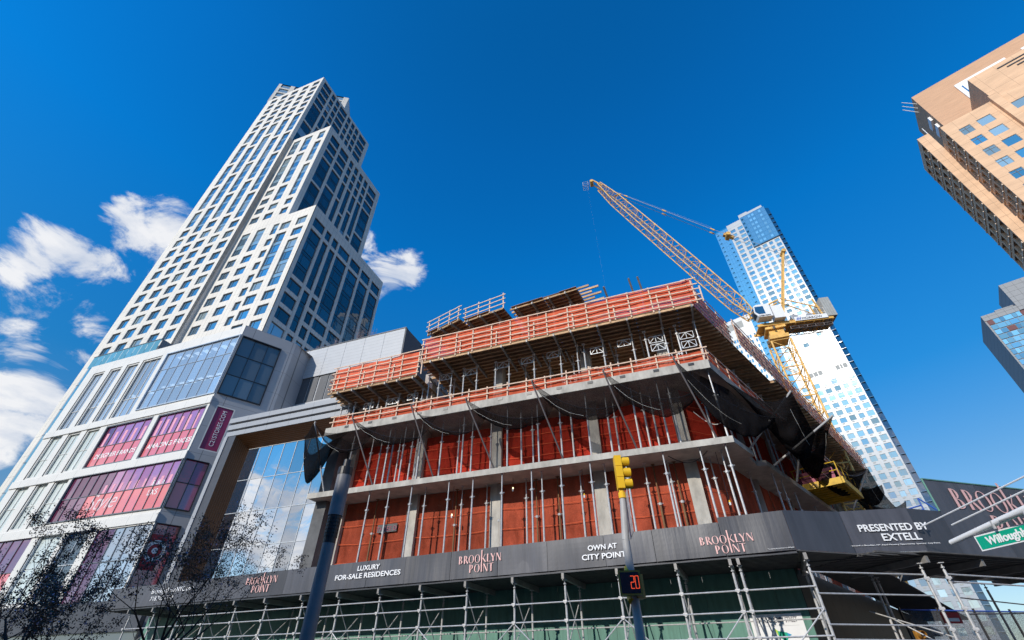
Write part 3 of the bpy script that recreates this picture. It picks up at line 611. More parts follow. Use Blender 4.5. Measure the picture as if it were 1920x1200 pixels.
text(pod, '& & it', PF.p(-40.0, 14.25, .072), 0, .62, M['white_print']); text(pod, 'LXS', PF.p(-40.2, 13.45, .072), 0, .68, M['white_print'])
ban = MB()
for k in range(6): ban.poly([PF.p(-51.0 + k * 1.0 + .15, 19.1, .42), PF.p(-51.0 + k * 1.0 + .5, 19.1, .42), PF.p(-51.0 + k * 1.0 + .5, 20.6, .42), PF.p(-51.0 + k * 1.0 + .15, 20.6, .42)])
for k in range(6): ban.poly([PF.p(-44.0 + k * .92, 19.1, .18), PF.p(-44.0 + k * .92 + .3, 19.1, .18), PF.p(-44.0 + k * .92 + .3, 20.6, .18), PF.p(-44.0 + k * .92, 20.6, .18)])
for k in range(5): ban.poly([PF.p(-51.0 + k * 1.25 + .15, 19.1, .18), PF.p(-51.0 + k * 1.25 + .5, 19.1, .18), PF.p(-51.0 + k * 1.25 + .5, 20.4, .18), PF.p(-51.0 + k * 1.25 + .15, 20.4, .18)])
for k in range(9): ban.poly([PF.p(-46.6 + k * .95, 14.25, .07), PF.p(-46.6 + k * .95 + .32, 14.25, .07), PF.p(-46.6 + k * .95 + .32, 14.95, .07), PF.p(-46.6 + k * .95, 14.95, .07)])
ban.part('pink_stripe_print', M['pink_stripe'], pod)
rp = MB(); rp.poly([PR.p(.12, 8.0, .05), PR.p(1.2, 8.0, .05), PR.p(1.2, 10.4, .05), PR.p(.12, 10.4, .05)]); rp.part('sign_panel', M['red_print'], pod)
rg = MB()
for i in range(36):
    a, b = R(i * 10), R(i * 10 + 10); c = (.75, 9.3)
    rg.poly([PR.p(c[0] + q * math.cos(t), c[1] + q * 1.05 * math.sin(t), .04) for q, t in ((.44, a), (.44, b), (.68, b), (.68, a))])
    rg.poly([PR.p(c[0] + q * math.cos(t), c[1] + q * 1.05 * math.sin(t), .04) for q, t in ((0, a), (.2, a), (.2, b))])
rg.part('ring_emblem', M['white_print'], pod)
# teal glass strip on the left flank and the teal glass balustrade on the roof
ts = MB(); ts.poly([(-62.1, 25.3, 0), (-60.9, 25.05, 0), (-60.9, 25.05, 31.7), (-62.1, 25.3, 31.7)]); ts.poly([(-62.4, 25.34, 0), (-62.1, 25.3, 0), (-62.1, 25.3, 31.9), (-62.4, 25.34, 31.9)], 1)
ts.poly([(-62.4, 25.34, 0), (-62.4, 40, 0), (-62.4, 40, 31.9), (-62.4, 25.34, 31.9)], 1)
for z in range(4, 31, 3): ts.box((-62.09, 25.17, z), (-60.92, 25.2, z + .05), 2)
ts.part('glass_flank', [M['teal_glass'], M['pod_grey'], M['mullion']], pod)
for k in range(11):
    p = MB(); p.poly([(-61.9 + k, 25.06, 30.15), (-61.9 + k + .95, 25.06, 30.15), (-61.9 + k + .95, 25.06, 31.7), (-61.9 + k, 25.06, 31.7)]); p.part('balustrade_pane', M['teal_glass'], pod)
p = MB(); p.box((-61.9, 25.02, 31.7), (-50.9, 25.12, 31.78)); p.box((-50.92, 25.14, 30.15), (-50.85, 27, 31.7)); p.part('balustrade_rail', M['mullion'], pod)
# dark store sign over the street behind the trees
p = MB(); p.box((-60, 24.55, 4.2), (-34.6, 24.9, 6.0)); p.part('street_fascia', M['char_metal'], pod)
p = MB(); p.box((-60, 24.7, 0), (-34.6, 24.9, 4.2)); p.part('street_front', M['pod_glass_grey'], pod)

# ------------------------------------------------------------------ timber-lined portal with the mirror glass wall
por = thing('glass_portal', 'dark framed portal lined with timber around a mirror glass wall reflecting clouds', 'glass hall', A, (-28, 25, 0))
mb = MB()
for z0, z1, v in ((17.45, 17.85, 25.0), (18.0, 18.42, 24.92), (18.58, 19.0, 24.84)): mb.box((-34.4, v, z0), (-22.2, 32, z1))
mb.box((-34.4, 24.95, 0), (-34.05, 32, 17.45))
mb.part('trim_band', M['silver_trim'], por)
mb = MB()
for z0 in (17.85, 18.42): mb.box((-34.3, 25.3, z0), (-22.3, 32, z0 + .155))
mb.box((-34.05, 25.02, 0), (-33.25, 25.3, 17.42)); mb.box((-36.6, 27.5, 0), (-34.4, 31, 18.4))
mb.part('dark_frame', M['char_metal'], por)
gv = 26.3
for k in range(9):          # timber boards of the jamb and soffit
    v0 = 25.02 + k * (gv - 25.02) / 9; v1 = v0 + (gv - 25.02) / 9 - .008; a = lambda v: -33.25 + (v - 25.02) * .39; h_ = lambda v: 17.42 - (v - 25.02) * .60
    p = MB(); p.poly([(a(v0), v0, 0), (a(v1), v1, 0), (a(v1), v1, h_(v1)), (a(v0), v0, h_(v0))]); p.poly([(a(v0), v0, h_(v0)), (a(v1), v1, h_(v1)), (-22.3, v1, h_(v1)), (-22.3, v0, h_(v0))]); p.part('timber_board', M['wood_soffit'], por)
mull = MB(); xs = [-32.78 + k * 1.24 for k in range(9)]; zs = [4.1, 6.6, 9.1, 11.55, 14.05, 16.66]
for x in xs: mull.box((x - .02, gv - .03, 4), (x + .02, gv + .02, 16.7))
for z in zs: mull.box((-32.78, gv - .035, z - .02), (-22.5, gv + .015, z + .02))
gw = mull.part('curtain_wall', M['light_mull'], por)
for i in range(8):
    for j in range(5):
        t = [random.uniform(-.006, .006) for _ in range(4)]; p = MB()
        p.poly([(xs[i], gv + t[0], zs[j]), (xs[i + 1], gv + t[1], zs[j]), (xs[i + 1], gv + t[2], zs[j + 1]), (xs[i], gv + t[3], zs[j + 1])]); p.part('pane', M['mirror_glass'], gw)

# ------------------------------------------------------------------ grey penthouse volume behind
gb = thing('grey_plant_building', 'plain light grey panelled box with dark louvres above the timber portal', 'building', A, (-31, 32, 0))
xs = [-38.6 + k * (14.8 / 6) for k in range(7)]
for k in range(6):
    p = MB(); p.box((xs[k] + .015, 32, 27.3), (xs[k + 1] - .015, 32.2, 31.05)); p.part('wall_panel', M['grey_panel'], gb)
    for q in (0, 1):
        a = xs[k] + .1 + q * 1.2; p = MB(); p.box((a, 32.12, 24.2), (a + 1.05, 32.2, 27.28)); p.part('louvre', M['louvre'], gb)
p = MB(); p.box((-38.6, 32.2, 15), (-23.8, 45, 31.0)); p.box((-38.6, 32.05, 23.4), (-23.8, 32.2, 24.2)); p.part('wall', M['grey_panel'], gb)
p = MB(); p.box((-23.8, 32.03, 19), (-23.68, 45, 31.06)); p.part('side_wall', M['dark_wall'], gb)
p = MB(); p.box((-38.6, 31.95, 31.05), (-23.7, 32.25, 31.16)); p.part('coping', M['char_metal'], gb)

# ------------------------------------------------------------------ concrete frame under construction
SLOPE = .444
def edge(v, off=0.): return 3.0 + SLOPE * (v - 24) + off * 1.094       # right-hand slab edge; off is measured square to it
def along(t, off=0.): return (3.0 + .4058 * t + .914 * off, 24 + .914 * t - .4058 * off)
bld = thing('concrete_building', 'raw concrete building under construction with bare slabs, columns and shoring', 'building', A, (-10, 24, 0))
def slab(z0, z1, name='floor_slab', v0=23.85, notch=False, left=-22.9):
    pts = [(left, v0), (edge(v0), v0)]
    if notch: pts += [(edge(26.2), 26.2), (edge(26.2) - .25, 26.3), (edge(27.8) - .5, 27.8), (edge(27.85), 27.85)]
    pts += [(edge(62), 62), (left, 62)]
    mb = MB(); mb.prism(pts, z0, z1); return mb.part(name, M['concrete_soffit'], bld)
slab(5.0, 5.45); slab(10.95, 11.25, notch=True); slab(15.3, 15.82)
mb = MB()
for k in range(13):     # black cast-in sleeves along the edge of the third slab
    u = -21.3 + k * 1.93; mb.box((u, 23.80, 15.60), (u + .32, 23.83, 15.76))
mb.part('edge_sleeve', M['black'], bld, kind='stuff')
ce = MB()
for z0, z1 in ((10.93, 11.265), (15.28, 15.835)): ce.box((-22.95, 23.82, z0), (edge(23.85) + .02, 23.848, z1))
ce.part('slab_edge', M['concrete'], bld)
CU = [-21.5, -16.0, -10.43, -4.2, .72]
for z0, z1 in ((5.45, 10.95), (11.25, 15.3), (15.82, 19.9)):
    for u in CU:
        mb = MB(); mb.box((u - .33, 25.5, z0), (u + .33, 26.15, z1)); mb.part('column', M['concrete'], bld)
    for t in (6.2, 12, 18, 24, 30):
        x, y = along(t, -1.7); mb = MB(); mb.box((x - .33, y - .33, z0), (x + .33, y + .33, z1)); mb.part('column', M['concrete'], bld)
for v in (33, 40):
    for u in (-16, -10.4, -4.2, 1.5):
        mb = MB(); mb.box((u - .35, v, 15.82), (u + .35, v + .7, 19.6)); mb.part('column', M['concrete'], bld)
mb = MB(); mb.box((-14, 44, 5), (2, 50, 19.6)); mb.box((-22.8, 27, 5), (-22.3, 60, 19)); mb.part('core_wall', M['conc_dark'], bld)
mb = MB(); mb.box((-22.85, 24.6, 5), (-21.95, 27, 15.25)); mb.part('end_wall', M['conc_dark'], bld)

# red netting hung between the columns, each bay a sheet
def wave(u, z, s, amp): return amp * (math.sin(u * 2.1 + s) * .5 + math.sin(u * 5.3 + z * 1.3 + s * 2) * .3 + math.sin(z * 4.1 + u * .7 + s) * .25)
bay_words = ['leftmost bay by the lamp post', 'second bay from the left', 'third bay from the left', 'bay behind the traffic light']
def net_sheet(pa, pb, z0, z1, s, amp, label, ropes=True, mat='red_net', group='red debris nets hung in the open storeys'):
    if 'upper' in label: mat = 'red_net_vivid'
    base = ((pa[0] + pb[0]) / 2, (pa[1] + pb[1]) / 2, z0); root = thing('debris_net', label, 'safety net', A, base, group)
    dx, dy = pb[0] - pa[0], pb[1] - pa[1]; ln = math.hypot(dx, dy); nx, ny = -dy / ln, dx / ln
    def f(a, b):
        o = wave(a * ln, z0 + b * (z1 - z0), s, amp); return (pa[0] + dx * a + nx * o, pa[1] + dy * a + ny * o, z0 + b * (z1 - z0) + (.10 * math.sin(a * 9 + s) * amp * 3 if b > .95 else 0))
    mb = MB(); mb.grid(f, max(6, int(ln * 5)), 22); mb.part('netting', M[mat], root, smooth=True)
    if ropes:
        for q in (.17, .42, .66, .9):
            pts = []
            for i in range(13):
                a = i / 12; pts.append((pa[0] + dx * a - nx * .10, pa[1] + dy * a - ny * .10, z0 + q * (z1 - z0) * .82 + .015 * math.sin(a * 11 + s + q * 9) - .06 * math.sin(math.pi * a)))
            mb = MB(); mb.path(pts, .014, 4); mb.part('rope', M['orange_rope'], root)
    return root
s = 0
for fl, (z0, z1, word) in enumerate(((5.46, 10.93, 'lower'), (11.26, 15.28, 'upper'))):
    for i in range(4):
        s += 1.7; net_sheet((CU[i] + .3, 25.75), (CU[i + 1] - .3, 25.75), z0, z1 if fl == 0 else z1 - .5, s, .02 if fl == 0 else .07, 'red debris net in the %s storey, %s' % (word, bay_words[i]))
    s += 1; a = along(2.6, -1.6); net_sheet((CU[4] + .3, 25.75), (a[0], a[1]), z0, z1, s, .03, 'dark red debris net, %s storey, at the right street corner' % word)
    for k in range(4):
        a = along(2.7 + k * 5.8, -1.55); b = along(8.4 + k * 5.8, -1.55); s += 1
        net_sheet(a, b, z0, z1, s, .04, 'shaded red debris net, %s storey, side street, %s bay from the corner' % (word, ORD[k]), ropes=False)

# shoring posts
pm = {}
def post_mesh(h, kind):
    k = (round(h, 2), kind)
    if k not in pm:
        o_, i_, c_ = MB(), MB(), MB(); sp = h * (.80 if kind == 0 else .62)
        o_.tube((0, 0, .02), (0, 0, sp), .052, 8); o_.box((-.1, -.1, 0), (.1, .1, .02)); i_.tube((0, 0, sp), (0, 0, h - .02), .036, 8); i_.box((-.1, -.1, h - .02), (.1, .1, h)); c_.tube((0, 0, sp - .06), (0, 0, sp + .06), .085, 8); c_.tube((-.16, 0, sp + .02), (.16, 0, sp + .02), .016, 5)
        m_ = M['rust'] if kind == 2 else M['steel']
        pm[k] = (o_.data('outer_tube', m_, smooth=False), i_.data('inner_tube', m_), c_.data('collar', M['steel']))
    return pm[k]
def post(u, v, z0, z1, label, kind=0, F=A, group='steel shoring posts under the slabs'):
    r = thing('shoring_post', label, 'shoring post', F, (u, v, z0), group); o_, i_, c_ = post_mesh(z1 - z0, kind)
    inst('outer_tube', o_, r, (u, v, z0)); inst('inner_tube', i_, r, (u, v, z0)); inst('collar', c_, r, (u, v, z0)); return r
f2 = [-20.17, -18.35, -16.86, -15.26, -14.64, -12.77, -12.44, -11.25, -10.93, -9.43, -8.43, -7.67, -7.23, -5.99, -5.2, -4.35, -3.69, -2.47, -1.63, -.53, -.41, 1.29, 1.73, 2.31, 2.52]
f2v = [24.1, 24.15, 24.05, 24.0, 24.6, 24.0, 25.15, 24.05, 25.4, 24.0, 25.3, 24.0, 24.5, 24.0, 25.2, 24.0, 24.6, 24.0, 25.2, 24.05, 25.4, 24.1, 25.6, 24.8, 24.05]
for i, (u, v) in enumerate(zip(f2, f2v)): post(u, v, 5.45, 10.95, 'tall lower netted storey shoring post, %s from the left' % ordinal(i))
for i, (u, v) in enumerate(((3.76, 28.6), (5.02, 29.3), (5.6, 30.7), (6.6, 33.4), (8.2, 37))): post(u, v, 5.45, 10.95, 'shoring post of the lower storey beside the side street, %s from the corner' % ordinal(i))
f2b = [-18.7, -17.9, -13.0, -10.2, -7.9, -6.6, -3.1, -1.2, -.1]
for i, u in enumerate(f2b): post(u, 25.55, 5.45, 10.95, 'brown timber prop by the lower red net, %s from the left' % ordinal(i), 2, group='brown timber props by the red net')
f3 = [-20.6, -19.1, -18.5, -17.7, -17.45, -17.03, -16.5, -15.96, -15.66, -15.26, -13.8, -12.65, -12.2, -11.65, -10.45, -9.23, -8.4, -7.73, -7.28, -5.94, -5.3, -4.26, -3.11, -2.74, -1.55, -1.06, -.6, -.06, .5, 2.19, 2.8]
for i, u in enumerate(f3):
    v = 24.25 + ((i * 7) % 3) * .35; post(u * (v / 24.3) ** .5, v, 11.25, 15.3, 'upper netted storey shoring post below the black nets, %s from the left' % ordinal(i), 1 if i % 4 else 0)
for i, t in enumerate((1.6, 4.5, 5.3, 8.2, 9.1, 12.5, 13.4, 16, 19)):
    x, y = along(t, -.5); post(x, y, 11.25, 15.3, 'upper netted storey side street shoring post, %s from the corner' % ordinal(i), 1)
f4 = [-23.0 + .4, -21.98, -21.45, -20.74, -20.03, -19.38, -18.66, -18.0, -17.66, -17.01, -16.4, -15.77, -15.34, -14.52, -13.89, -13.56, -12.61, -11.6, -10.21, -9.22, -8.4, -7.44, -6.65, -5.61, -5.02, -4.48, -4.02, -2.78, -2.1, -.92, -.11, 1.04, 1.77, 2.91]
for i, u in enumerate(f4):
    back = i in (3, 7, 9, 14, 20, 22, 24, 28); z1 = 18.0 if u < -15.5 else 19.02
    post(u, 24.5 if not back else 25.6, 15.82, z1, 'open storey steel shore below the top formwork, %s from the left' % ordinal(i), i % 2)
n_ = 0
for v in (28.2, 31.5):
    for k in range(10):
        n_ += 1; u = -21.5 + k * 2.45 + (v - 28) * .2; post(u, v, 15.82, 18.0 if u < -15.5 else 19.02, 'steel shore deep inside the open storey, %s of the inner rows' % ordinal(n_ - 1), 1)
for i, t in enumerate((2.4, 5.6, 7.6, 9.0, 10.2, 11.4, 12.6, 16, 18, 21)):
    x, y = along(t, -.9 - .5 * (i % 2)); post(x, y, 15.82, 19.02, 'steel shore of the open storey along the side street, %s from the corner' % ordinal(i), 1)
# bracing frames between the shores
fmh = MB(); wd, hh = .82, .46
for a, b in (((0, 0), (wd, 0)), ((0, hh), (wd, hh)), ((0, 0), (0, hh)), ((wd, 0), (wd, hh)), ((wd / 2, 0), (wd / 2, hh)), ((0, 0), (wd / 2, hh)), ((wd / 2, hh), (wd, 0))):
    fmh.beam((a[0] - wd / 2, 0, a[1]), (b[0] - wd / 2, 0, b[1]), .03, .036, up=(0, 1, 0))
fme = fmh.data('scaffold_truss', M['steel_white'])
for i, (u, z) in enumerate([(-20.25, 17.3), (-18.21, 17.3), (-16.59, 17.35), (-14.04, 18.45), (-12.1, 18.45), (-9.69, 18.5), (-7.94, 18.45), (-6.13, 18.5), (-3.21, 18.15), (-1.45, 18.3), (.49, 18.1), (.53, 17.5), (2.28, 17.95), (2.3, 17.3), (-2.9, 16.5), (-.2, 16.4), (1.6, 16.6), (-5.1, 16.4), (-15.0, 16.3), (-18.4, 16.4)]):
    o = inst('scaffold_truss', fme, None, (0, 0, 0), child=True); o.location = A.w((u, 24.56, z)); o.rotation_euler = (0, 0, -A.a); BASE[o] = (A, Vector((u, 24.56, z)))
    props(o, 'white braced truss frame in the open storey, %s along the row' % ordinal(i), 'shoring frame', 'white shoring frames in the open storey')
# long diagonal braces deep inside the open storey
for i, (u0, u1) in enumerate(((-14, -11.6), (-11.2, -8.6), (-6, -3.4), (-2.6, -.2), (-19, -16.8))):
    mb = MB(); mb.tube((u0, 27.2, 18.2), (u1, 27.2, 15.84), .028, 6); mb.tube((u0 + .1, 27.2, 16.9), (u1, 27.2, 16.9), .025, 6)
    mb.solo('diagonal_brace', M['steel'], A, (u1, 27.2, 15.82), 'thin diagonal brace tube inside the open storey, %s from the left' % ordinal(i), 'brace', 'brace tubes in the open storey')

# formwork decks
def deck(name, label, v0, v1, ul, zs, jstep, beams, ur=None, ply_w=1.25, group=None):
    """plywood sheets on joists (along u) on grey beams (along v); zs is the underside of the joists"""
    ur = ur or (lambda v: edge(v) + .32); r = thing(name, label, 'formwork', A, ((ul + ur(v0)) / 2, v0, zs), group)
    v = v0
    while v < v1 - .05:
        vv = min(v1, v + ply_w); u = ul
        while u < ur(v) - .1:
            u2 = min(u + 2.5, ur(v)); jz = random.uniform(0, .012); mb = MB(); mb.prism([(u + .006, v + .006), (u2 - .006, v + .006), (min(u2 + (ur(vv) - ur(v) if u2 >= ur(v) else 0), ur(vv)) - .006, vv - .006), (u + .006, vv - .006)], zs + .16 + jz, zs + .185 + jz); mb.part('plywood_sheet', M['ply'], r); u = u2
        v = vv
    v = v0 + .05; k = 0
    while v < v1:
        j = random.uniform(-.25, .25); mb = MB(); mb.box((ul - .1 + j * .6, v, zs), (ur(v) - .05 + j * .3, v + .075, zs + .158)); mb.part('joist', M['joist'], r); v += jstep; k += 1
    for u, a, b in beams:
        mb = MB(); mb.beam((u, a, zs - .1), (u, b, zs - .1), .1, .19); mb.part('formwork_beam', M['alu_beam'], r)
    return r
deck('formwork_deck', 'long top formwork deck with timber joists seen from below over the open storey', 23.1, 34.5, -15.4, 19.22, .42, [(u, 22.95, 26.2) if i % 2 else (u - .3, 24.9, 29.5) for i, u in enumerate(f4) if u > -15.5])
deck('formwork_deck', 'lower left formwork deck stepping down beside the grey panelled building', 23.1, 33, -22.9, 18.2, .42, [(u, 22.95, 26.2) if i % 2 else (u - .3, 24.9, 29) for i, u in enumerate(f4) if u < -15.5], ur=lambda v: -15.55)
deck('formwork_deck', 'shaded formwork deck running back along the side street', 34.5, 59, 3.0, 19.22, .6, [(edge(v) - 3, v, v + 3) for v in (35, 39, 43, 47, 51)], ur=lambda v: edge(v) + .75)
mb = MB(); mb.prism([(-22.9, 23.4), (edge(23.4) + .2, 23.4), (edge(52), 52), (-22.9, 52)], 19.45, 19.75) if False else None
# timber guard rails with netting
def rail(label, pts, z, heights, post_h, post_step, net_h=None, mat='red_net2', netoff=.06, wave_amp=.04, posts2=False, name='guard_rail', kick=None, s=1., net_top=None):
    r = thing(name, label, 'guard rail', A, (pts[0][0], pts[0][1], z), 'timber guard rails around the open storeys')
    for a, b in zip(pts, pts[1:]):
        dx, dy = b[0] - a[0], b[1] - a[1]; ln = math.hypot(dx, dy); ex, ey = dx / ln, dy / ln; nx, ny = -ey, ex
        n = max(1, round(ln / post_step))
        for i in range(n + 1):
            t = ln * i / n + random.uniform(-.12, .12); lean = random.uniform(-.03, .03); x, y = a[0] + ex * t, a[1] + ey * t; hh_ = post_h + random.uniform(-.08, .1)
            mb = MB(); mb.beam((x, y, z - .12), (x + lean, y, z + hh_), .045, .08, up=(ex, ey, 0)); mb.part('rail_post', M['rail_wood'], r)
            if posts2 and i % 2 == 0:
                x += ex * .35; y += ey * .35; mb = MB(); mb.beam((x, y, z - .05), (x - lean, y, z + hh_ * .62), .045, .08, up=(ex, ey, 0)); mb.part('rail_post', M['rail_wood'], r)
        for h in heights:      # rails are lapped boards about four metres long
            t = -.2
            while t < ln:
                t2 = min(t + random.uniform(3.4, 4.6), ln + .25); d0, d1 = random.uniform(-.03, .03), random.uniform(-.03, .03); o = -.05 - random.uniform(0, .02)
                mb = MB(); mb.beam((a[0] + ex * t + nx * o, a[1] + ey * t + ny * o, z + h + d0), (a[0] + ex * t2 + nx * o, a[1] + ey * t2 + ny * o, z + h + d1), .035, .072); mb.part('rail_board', M['rail_wood'], r); t = t2 - .25
        if net_h:
            nt_ = net_top or (lambda q: 0.)
            def f(p, q):
                o = netoff + wave(p * ln, q * 2, s, wave_amp); return (a[0] + ex * p * ln + nx * o, a[1] + ey * p * ln + ny * o, z + net_h[0] + q * (net_h[1] - net_h[0]) + (.07 * math.sin(p * ln * 1.7 + s) if q > .9 else 0))
            mb = MB(); mb.grid(f, int(ln * 4) + 2, 8); mb.part('netting', M[mat], r, smooth=True)
    return r
rail('timber guard rail with red netting along the long top formwork edge', [(-15.3, 23.12), (3.35, 23.12)], 19.42, [.12, .52, .95, 1.36, 1.82], 1.85, 1.3, (-.02, 1.86), posts2=True, s=2.)
rail('timber guard rail with red netting on the lower left formwork deck', [(-22.8, 23.12), (-15.65, 23.12)], 18.4, [.12, .55, 1.0, 1.5, 2.0], 2.0, 1.25, (-.02, 1.95), posts2=True, s=4.)
rail('short return of the netted guard rail at the left end of the top deck', [(-22.85, 26.5), (-22.85, 23.15)], 18.4, [.2, .8, 1.4], 1.6, 1.2, (-.02, 1.5), s=3.)
rail('shaded guard rail with dark red netting along the side street edge, near half', [(edge(23.2) + .36, 23.2), (edge(28.4) + .36, 28.4)], 19.42, [.1, .5, .95, 1.4, 1.82], 1.85, 1.3, (-.05, 1.86), s=5.)
rail('shaded guard rail with dark red netting along the side street edge, far half', [(edge(28.5) + .78, 28.5), (edge(59) + .78, 59)], 19.42, [.1, .5, .95, 1.4, 1.82], 1.85, 1.4, (-.05, 1.86), s=6.)
rail('low guard rail with red toe netting along the edge of the third slab', [(-22.6, 23.92), (2.85, 23.92)], 15.83, [.42, .82], 1.0, 1.35, (.02, .8), s=7., wave_amp=.03, netoff=.09)
rail('low guard rail with red netting on the third slab along the side street', [along(.2, -.1), along(24, -.1)], 15.83, [.42, .9], 1.1, 1.5, (.02, .95), s=8.)
mb = MB(); mb.box((-4.5, 23.25, 19.5), (3.3, 23.29, 21.2)); 
mb = MB(); mb.box((-3.2, 23.32, 20.3), (.2, 23.36, 21.25)); mb.solo('plywood_hoarding', M['mag_sheet'], A, (-1.5, 23.34, 19.5), 'plum painted plywood sheet behind the netting near the top right corner', 'plywood sheet')
mb = MB(); mb.box((.3, 23.32, 20.3), (3.2, 23.36, 21.25)); mb.solo('plywood_hoarding', M['mag_sheet'], A, (1.7, 23.34, 19.5), 'plum painted plywood sheet at the very top right corner of the netting', 'plywood sheet')
# decks of the next storey up: short tables of joists, fanned a little
def table(label, p0, p1, depth, z, nb, tail=0.):
    dx, dy = p1[0] - p0[0], p1[1] - p0[1]; ln = math.hypot(dx, dy); ex, ey = dx / ln, dy / ln; nx, ny = -ey, ex
    r = thing('formwork_table', label, 'formwork', A, (p0[0], p0[1], z), 'formwork tables on top of the building'); q = lambda t, d, zz: (p0[0] + ex * t + nx * d, p0[1] + ey * t + ny * d, zz)
    m_ = max(1, round(ln / 1.22))
    for i in range(m_):
        a, b = ln * i / m_ + .01, ln * (i + 1) / m_ - .01; zz = z + .16 + random.uniform(0, .05); o = random.uniform(-.15, .12)
        for d0, d1 in ((o, depth / 2), (depth / 2 + .01, depth)):
            mb = MB(); mb.prism([q(a, d0, 0)[:2], q(b, d0, 0)[:2], q(b, d1, 0)[:2], q(a, d1, 0)[:2]], zz, zz + .025); mb.part('plywood_sheet', M['ply'], r)
    k = 0; d = .08
    while d < depth:
        mb = MB(); mb.beam(q(-.15, d, z + .08), q(ln + (tail if k % 2 else tail * .6), d, z + .08), .075, .158); mb.part('joist', M['joist'], r); d += .36; k += 1
    for i in range(nb):
        t = ln * (i + .35) / nb; mb = MB(); mb.beam(q(t, -.15, z - .1), q(t + .2, depth * .8, z - .1), .1, .19); mb.part('formwork_beam', M['alu_beam'], r)
    for i in range(nb):
        t = ln * (i + .35) / nb; x, y, _ = q(t, .9, 0); post(x, y, 19.6, z - .2, 'shore under the %s, %s beam' % (label.split(' of ')[0][:50], ORD[i]), 1, group='shores of the topmost formwork tables')
    return r
table('rotated small formwork table of the topmost storey, leftmost of the three', (-16.65, 25.5), (-13.45, 24.55), 5, 23.7, 3)
table('middle formwork table of the topmost storey beside the white rail', (-13.2, 24.95), (-9.75, 24.45), 5, 23.7, 3)
table('long formwork table of the topmost storey with bare joist ends at its right', (-9.2, 24.85), (-4.0, 24.3), 5.2, 23.75, 4, tail=1.5)
rail('pale guard rail on the leftmost topmost formwork table', [(-16.7, 25.52), (-13.45, 24.55)], 23.85, [.3, .75, 1.2], 1.3, 1.3)
rail('pale guard rail on the middle topmost formwork table', [(-13.1, 24.95), (-9.75, 24.45)], 23.85, [.3, .75, 1.2], 1.35, 1.2)
for i, (u, v, a) in enumerate(((-1.95, 24.4, -.1), (-.3, 24.3, .12), (.26, 24.2, .08))):
    mb = MB(); mb.beam((u + .25, v, 20.6), (u, 22.7, 22.05 + a), .1, .2); mb.tube((u + .12, v - .7, 19.6), (u + .12, v - .7, 21.1), .045, 8, 1)
    mb.solo('raised_beam', [M['alu_beam'], M['steel']], A, (u - .1, v - .7, 19.6), 'dark formwork beam sticking up above the netting, %s of three' % ORD[i], 'beam', 'beams sticking up above the netting')

# outrigger poles and black catch nets
BOT = [(-21.79, 23.95), (-18.1, 23.95), (-13.85, 23.95), (-9.9, 23.95), (-5.78, 23.95), (-1.75, 23.95), (2.24, 23.95)]
TOP = [(-22.89, 22.6, 15.67), (-19.74, 22.6, 15.53), (-15.27, 22.6, 15.63), (-11.38, 22.6, 15.36), (-7.05, 22.6, 15.73), (-2.76, 22.6, 15.54), (1.12, 22.6, 15.49)]
SB = [(3.69, 26.47), (5.2, 28.91), (6.72, 32.26), (11.11, 39.8)]; ST = [(6.61, 25.18, 13.8), (8.64, 27.38, 13.05), (7.63, 31.85, 13.4), (12.87, 39.02, 13.66)]
pole_word = ['at the far left end beside the mirror glass', 'second from the left', 'third from the left', 'fourth from the left', 'fifth from the left', 'above the traffic light', 'nearest the street corner']
for i, (b, t) in enumerate(zip(BOT, TOP)):
    mb = MB(); mb.tube((b[0], b[1], 11.25), t, .048, 8); mb.tube(t, (t[0] + .05, t[1] - .02, t[2] + .12), .06, 8)
    mb.solo('outrigger_pole', M['steel_dark'] if i else M['steel'], A, (b[0], b[1], 11.25), 'dark outrigger pole holding the black net, ' + pole_word[i], 'pole', 'outrigger poles of the catch nets')
for i, (b, t) in enumerate(zip(SB, ST)):
    mb = MB(); mb.tube((b[0], b[1], 11.25), t, .06, 8); mb.solo('outrigger_pole', M['steel'], A, (b[0], b[1], 11.25), 'bright steel outrigger pole over the side street, %s from the corner' % ORD[i], 'pole', 'side street outrigger poles')
def catch(label, i0, i1, o0, o1, belly, s, sag=.45, nu=26, nv=14, rope=True, shear_=0.):
    """a trough of netting: inner edge on the slab (i0-i1), outer edge on a rope between pole tips (o0-o1)"""
    r = thing('catch_net', label, 'catch net', A, o0, 'black catch nets slung from the third slab')
    i0, i1, o0, o1 = map(Vector, (i0, i1, o0, o1))
    def f(a, b):
        pin = i0.lerp(i1, a); po = o0.lerp(o1, a) - Vector((0, 0, sag * 4 * a * (1 - a))); p = pin.lerp(po, b)
        dz = belly * math.sin(math.pi * min(1, b ** 1.25)) * (.35 + .65 * math.sin(math.pi * min(1, max(0, a))) ** .7)
        fold = .05 * math.sin(a * 37 + s + b * 3) * math.sin(math.pi * b) + .06 * math.sin(a * 13 + s * 2 - b * 5) * math.sin(math.pi * b)
        p = p - Vector((0, 0, dz)); p.z += fold; p.y += fold * .9 + .12 * math.sin(a * 7 + b * 4 + s) * b * (1 - b); return p
    mb = MB(); mb.grid(f, nu, nv); mb.part('netting', M['black_net_heavy' if ('side street' in label or 'corner below' in label or 'bag' in label) else 'black_net'], r, smooth=True)
    if rope:
        mb = MB(); mb.path([f(k / 16, 1.0) for k in range(17)], .014, 5); mb.part('edge_rope', M['black'], r)
        mb = MB(); mb.path([f(.08 + .5 * k / 10, .86) + Vector((0, -.02, -.03)) for k in range(11)], .006, 4); mb.part('tie_rope', M['white_rope'], r)
    return r
cw = ['in the first bay left of the lamp post', 'in the second bay from the left', 'in the third bay from the left', 'in the middle bay of the front', 'in the bay right of the middle', 'in the last front bay, near the corner']
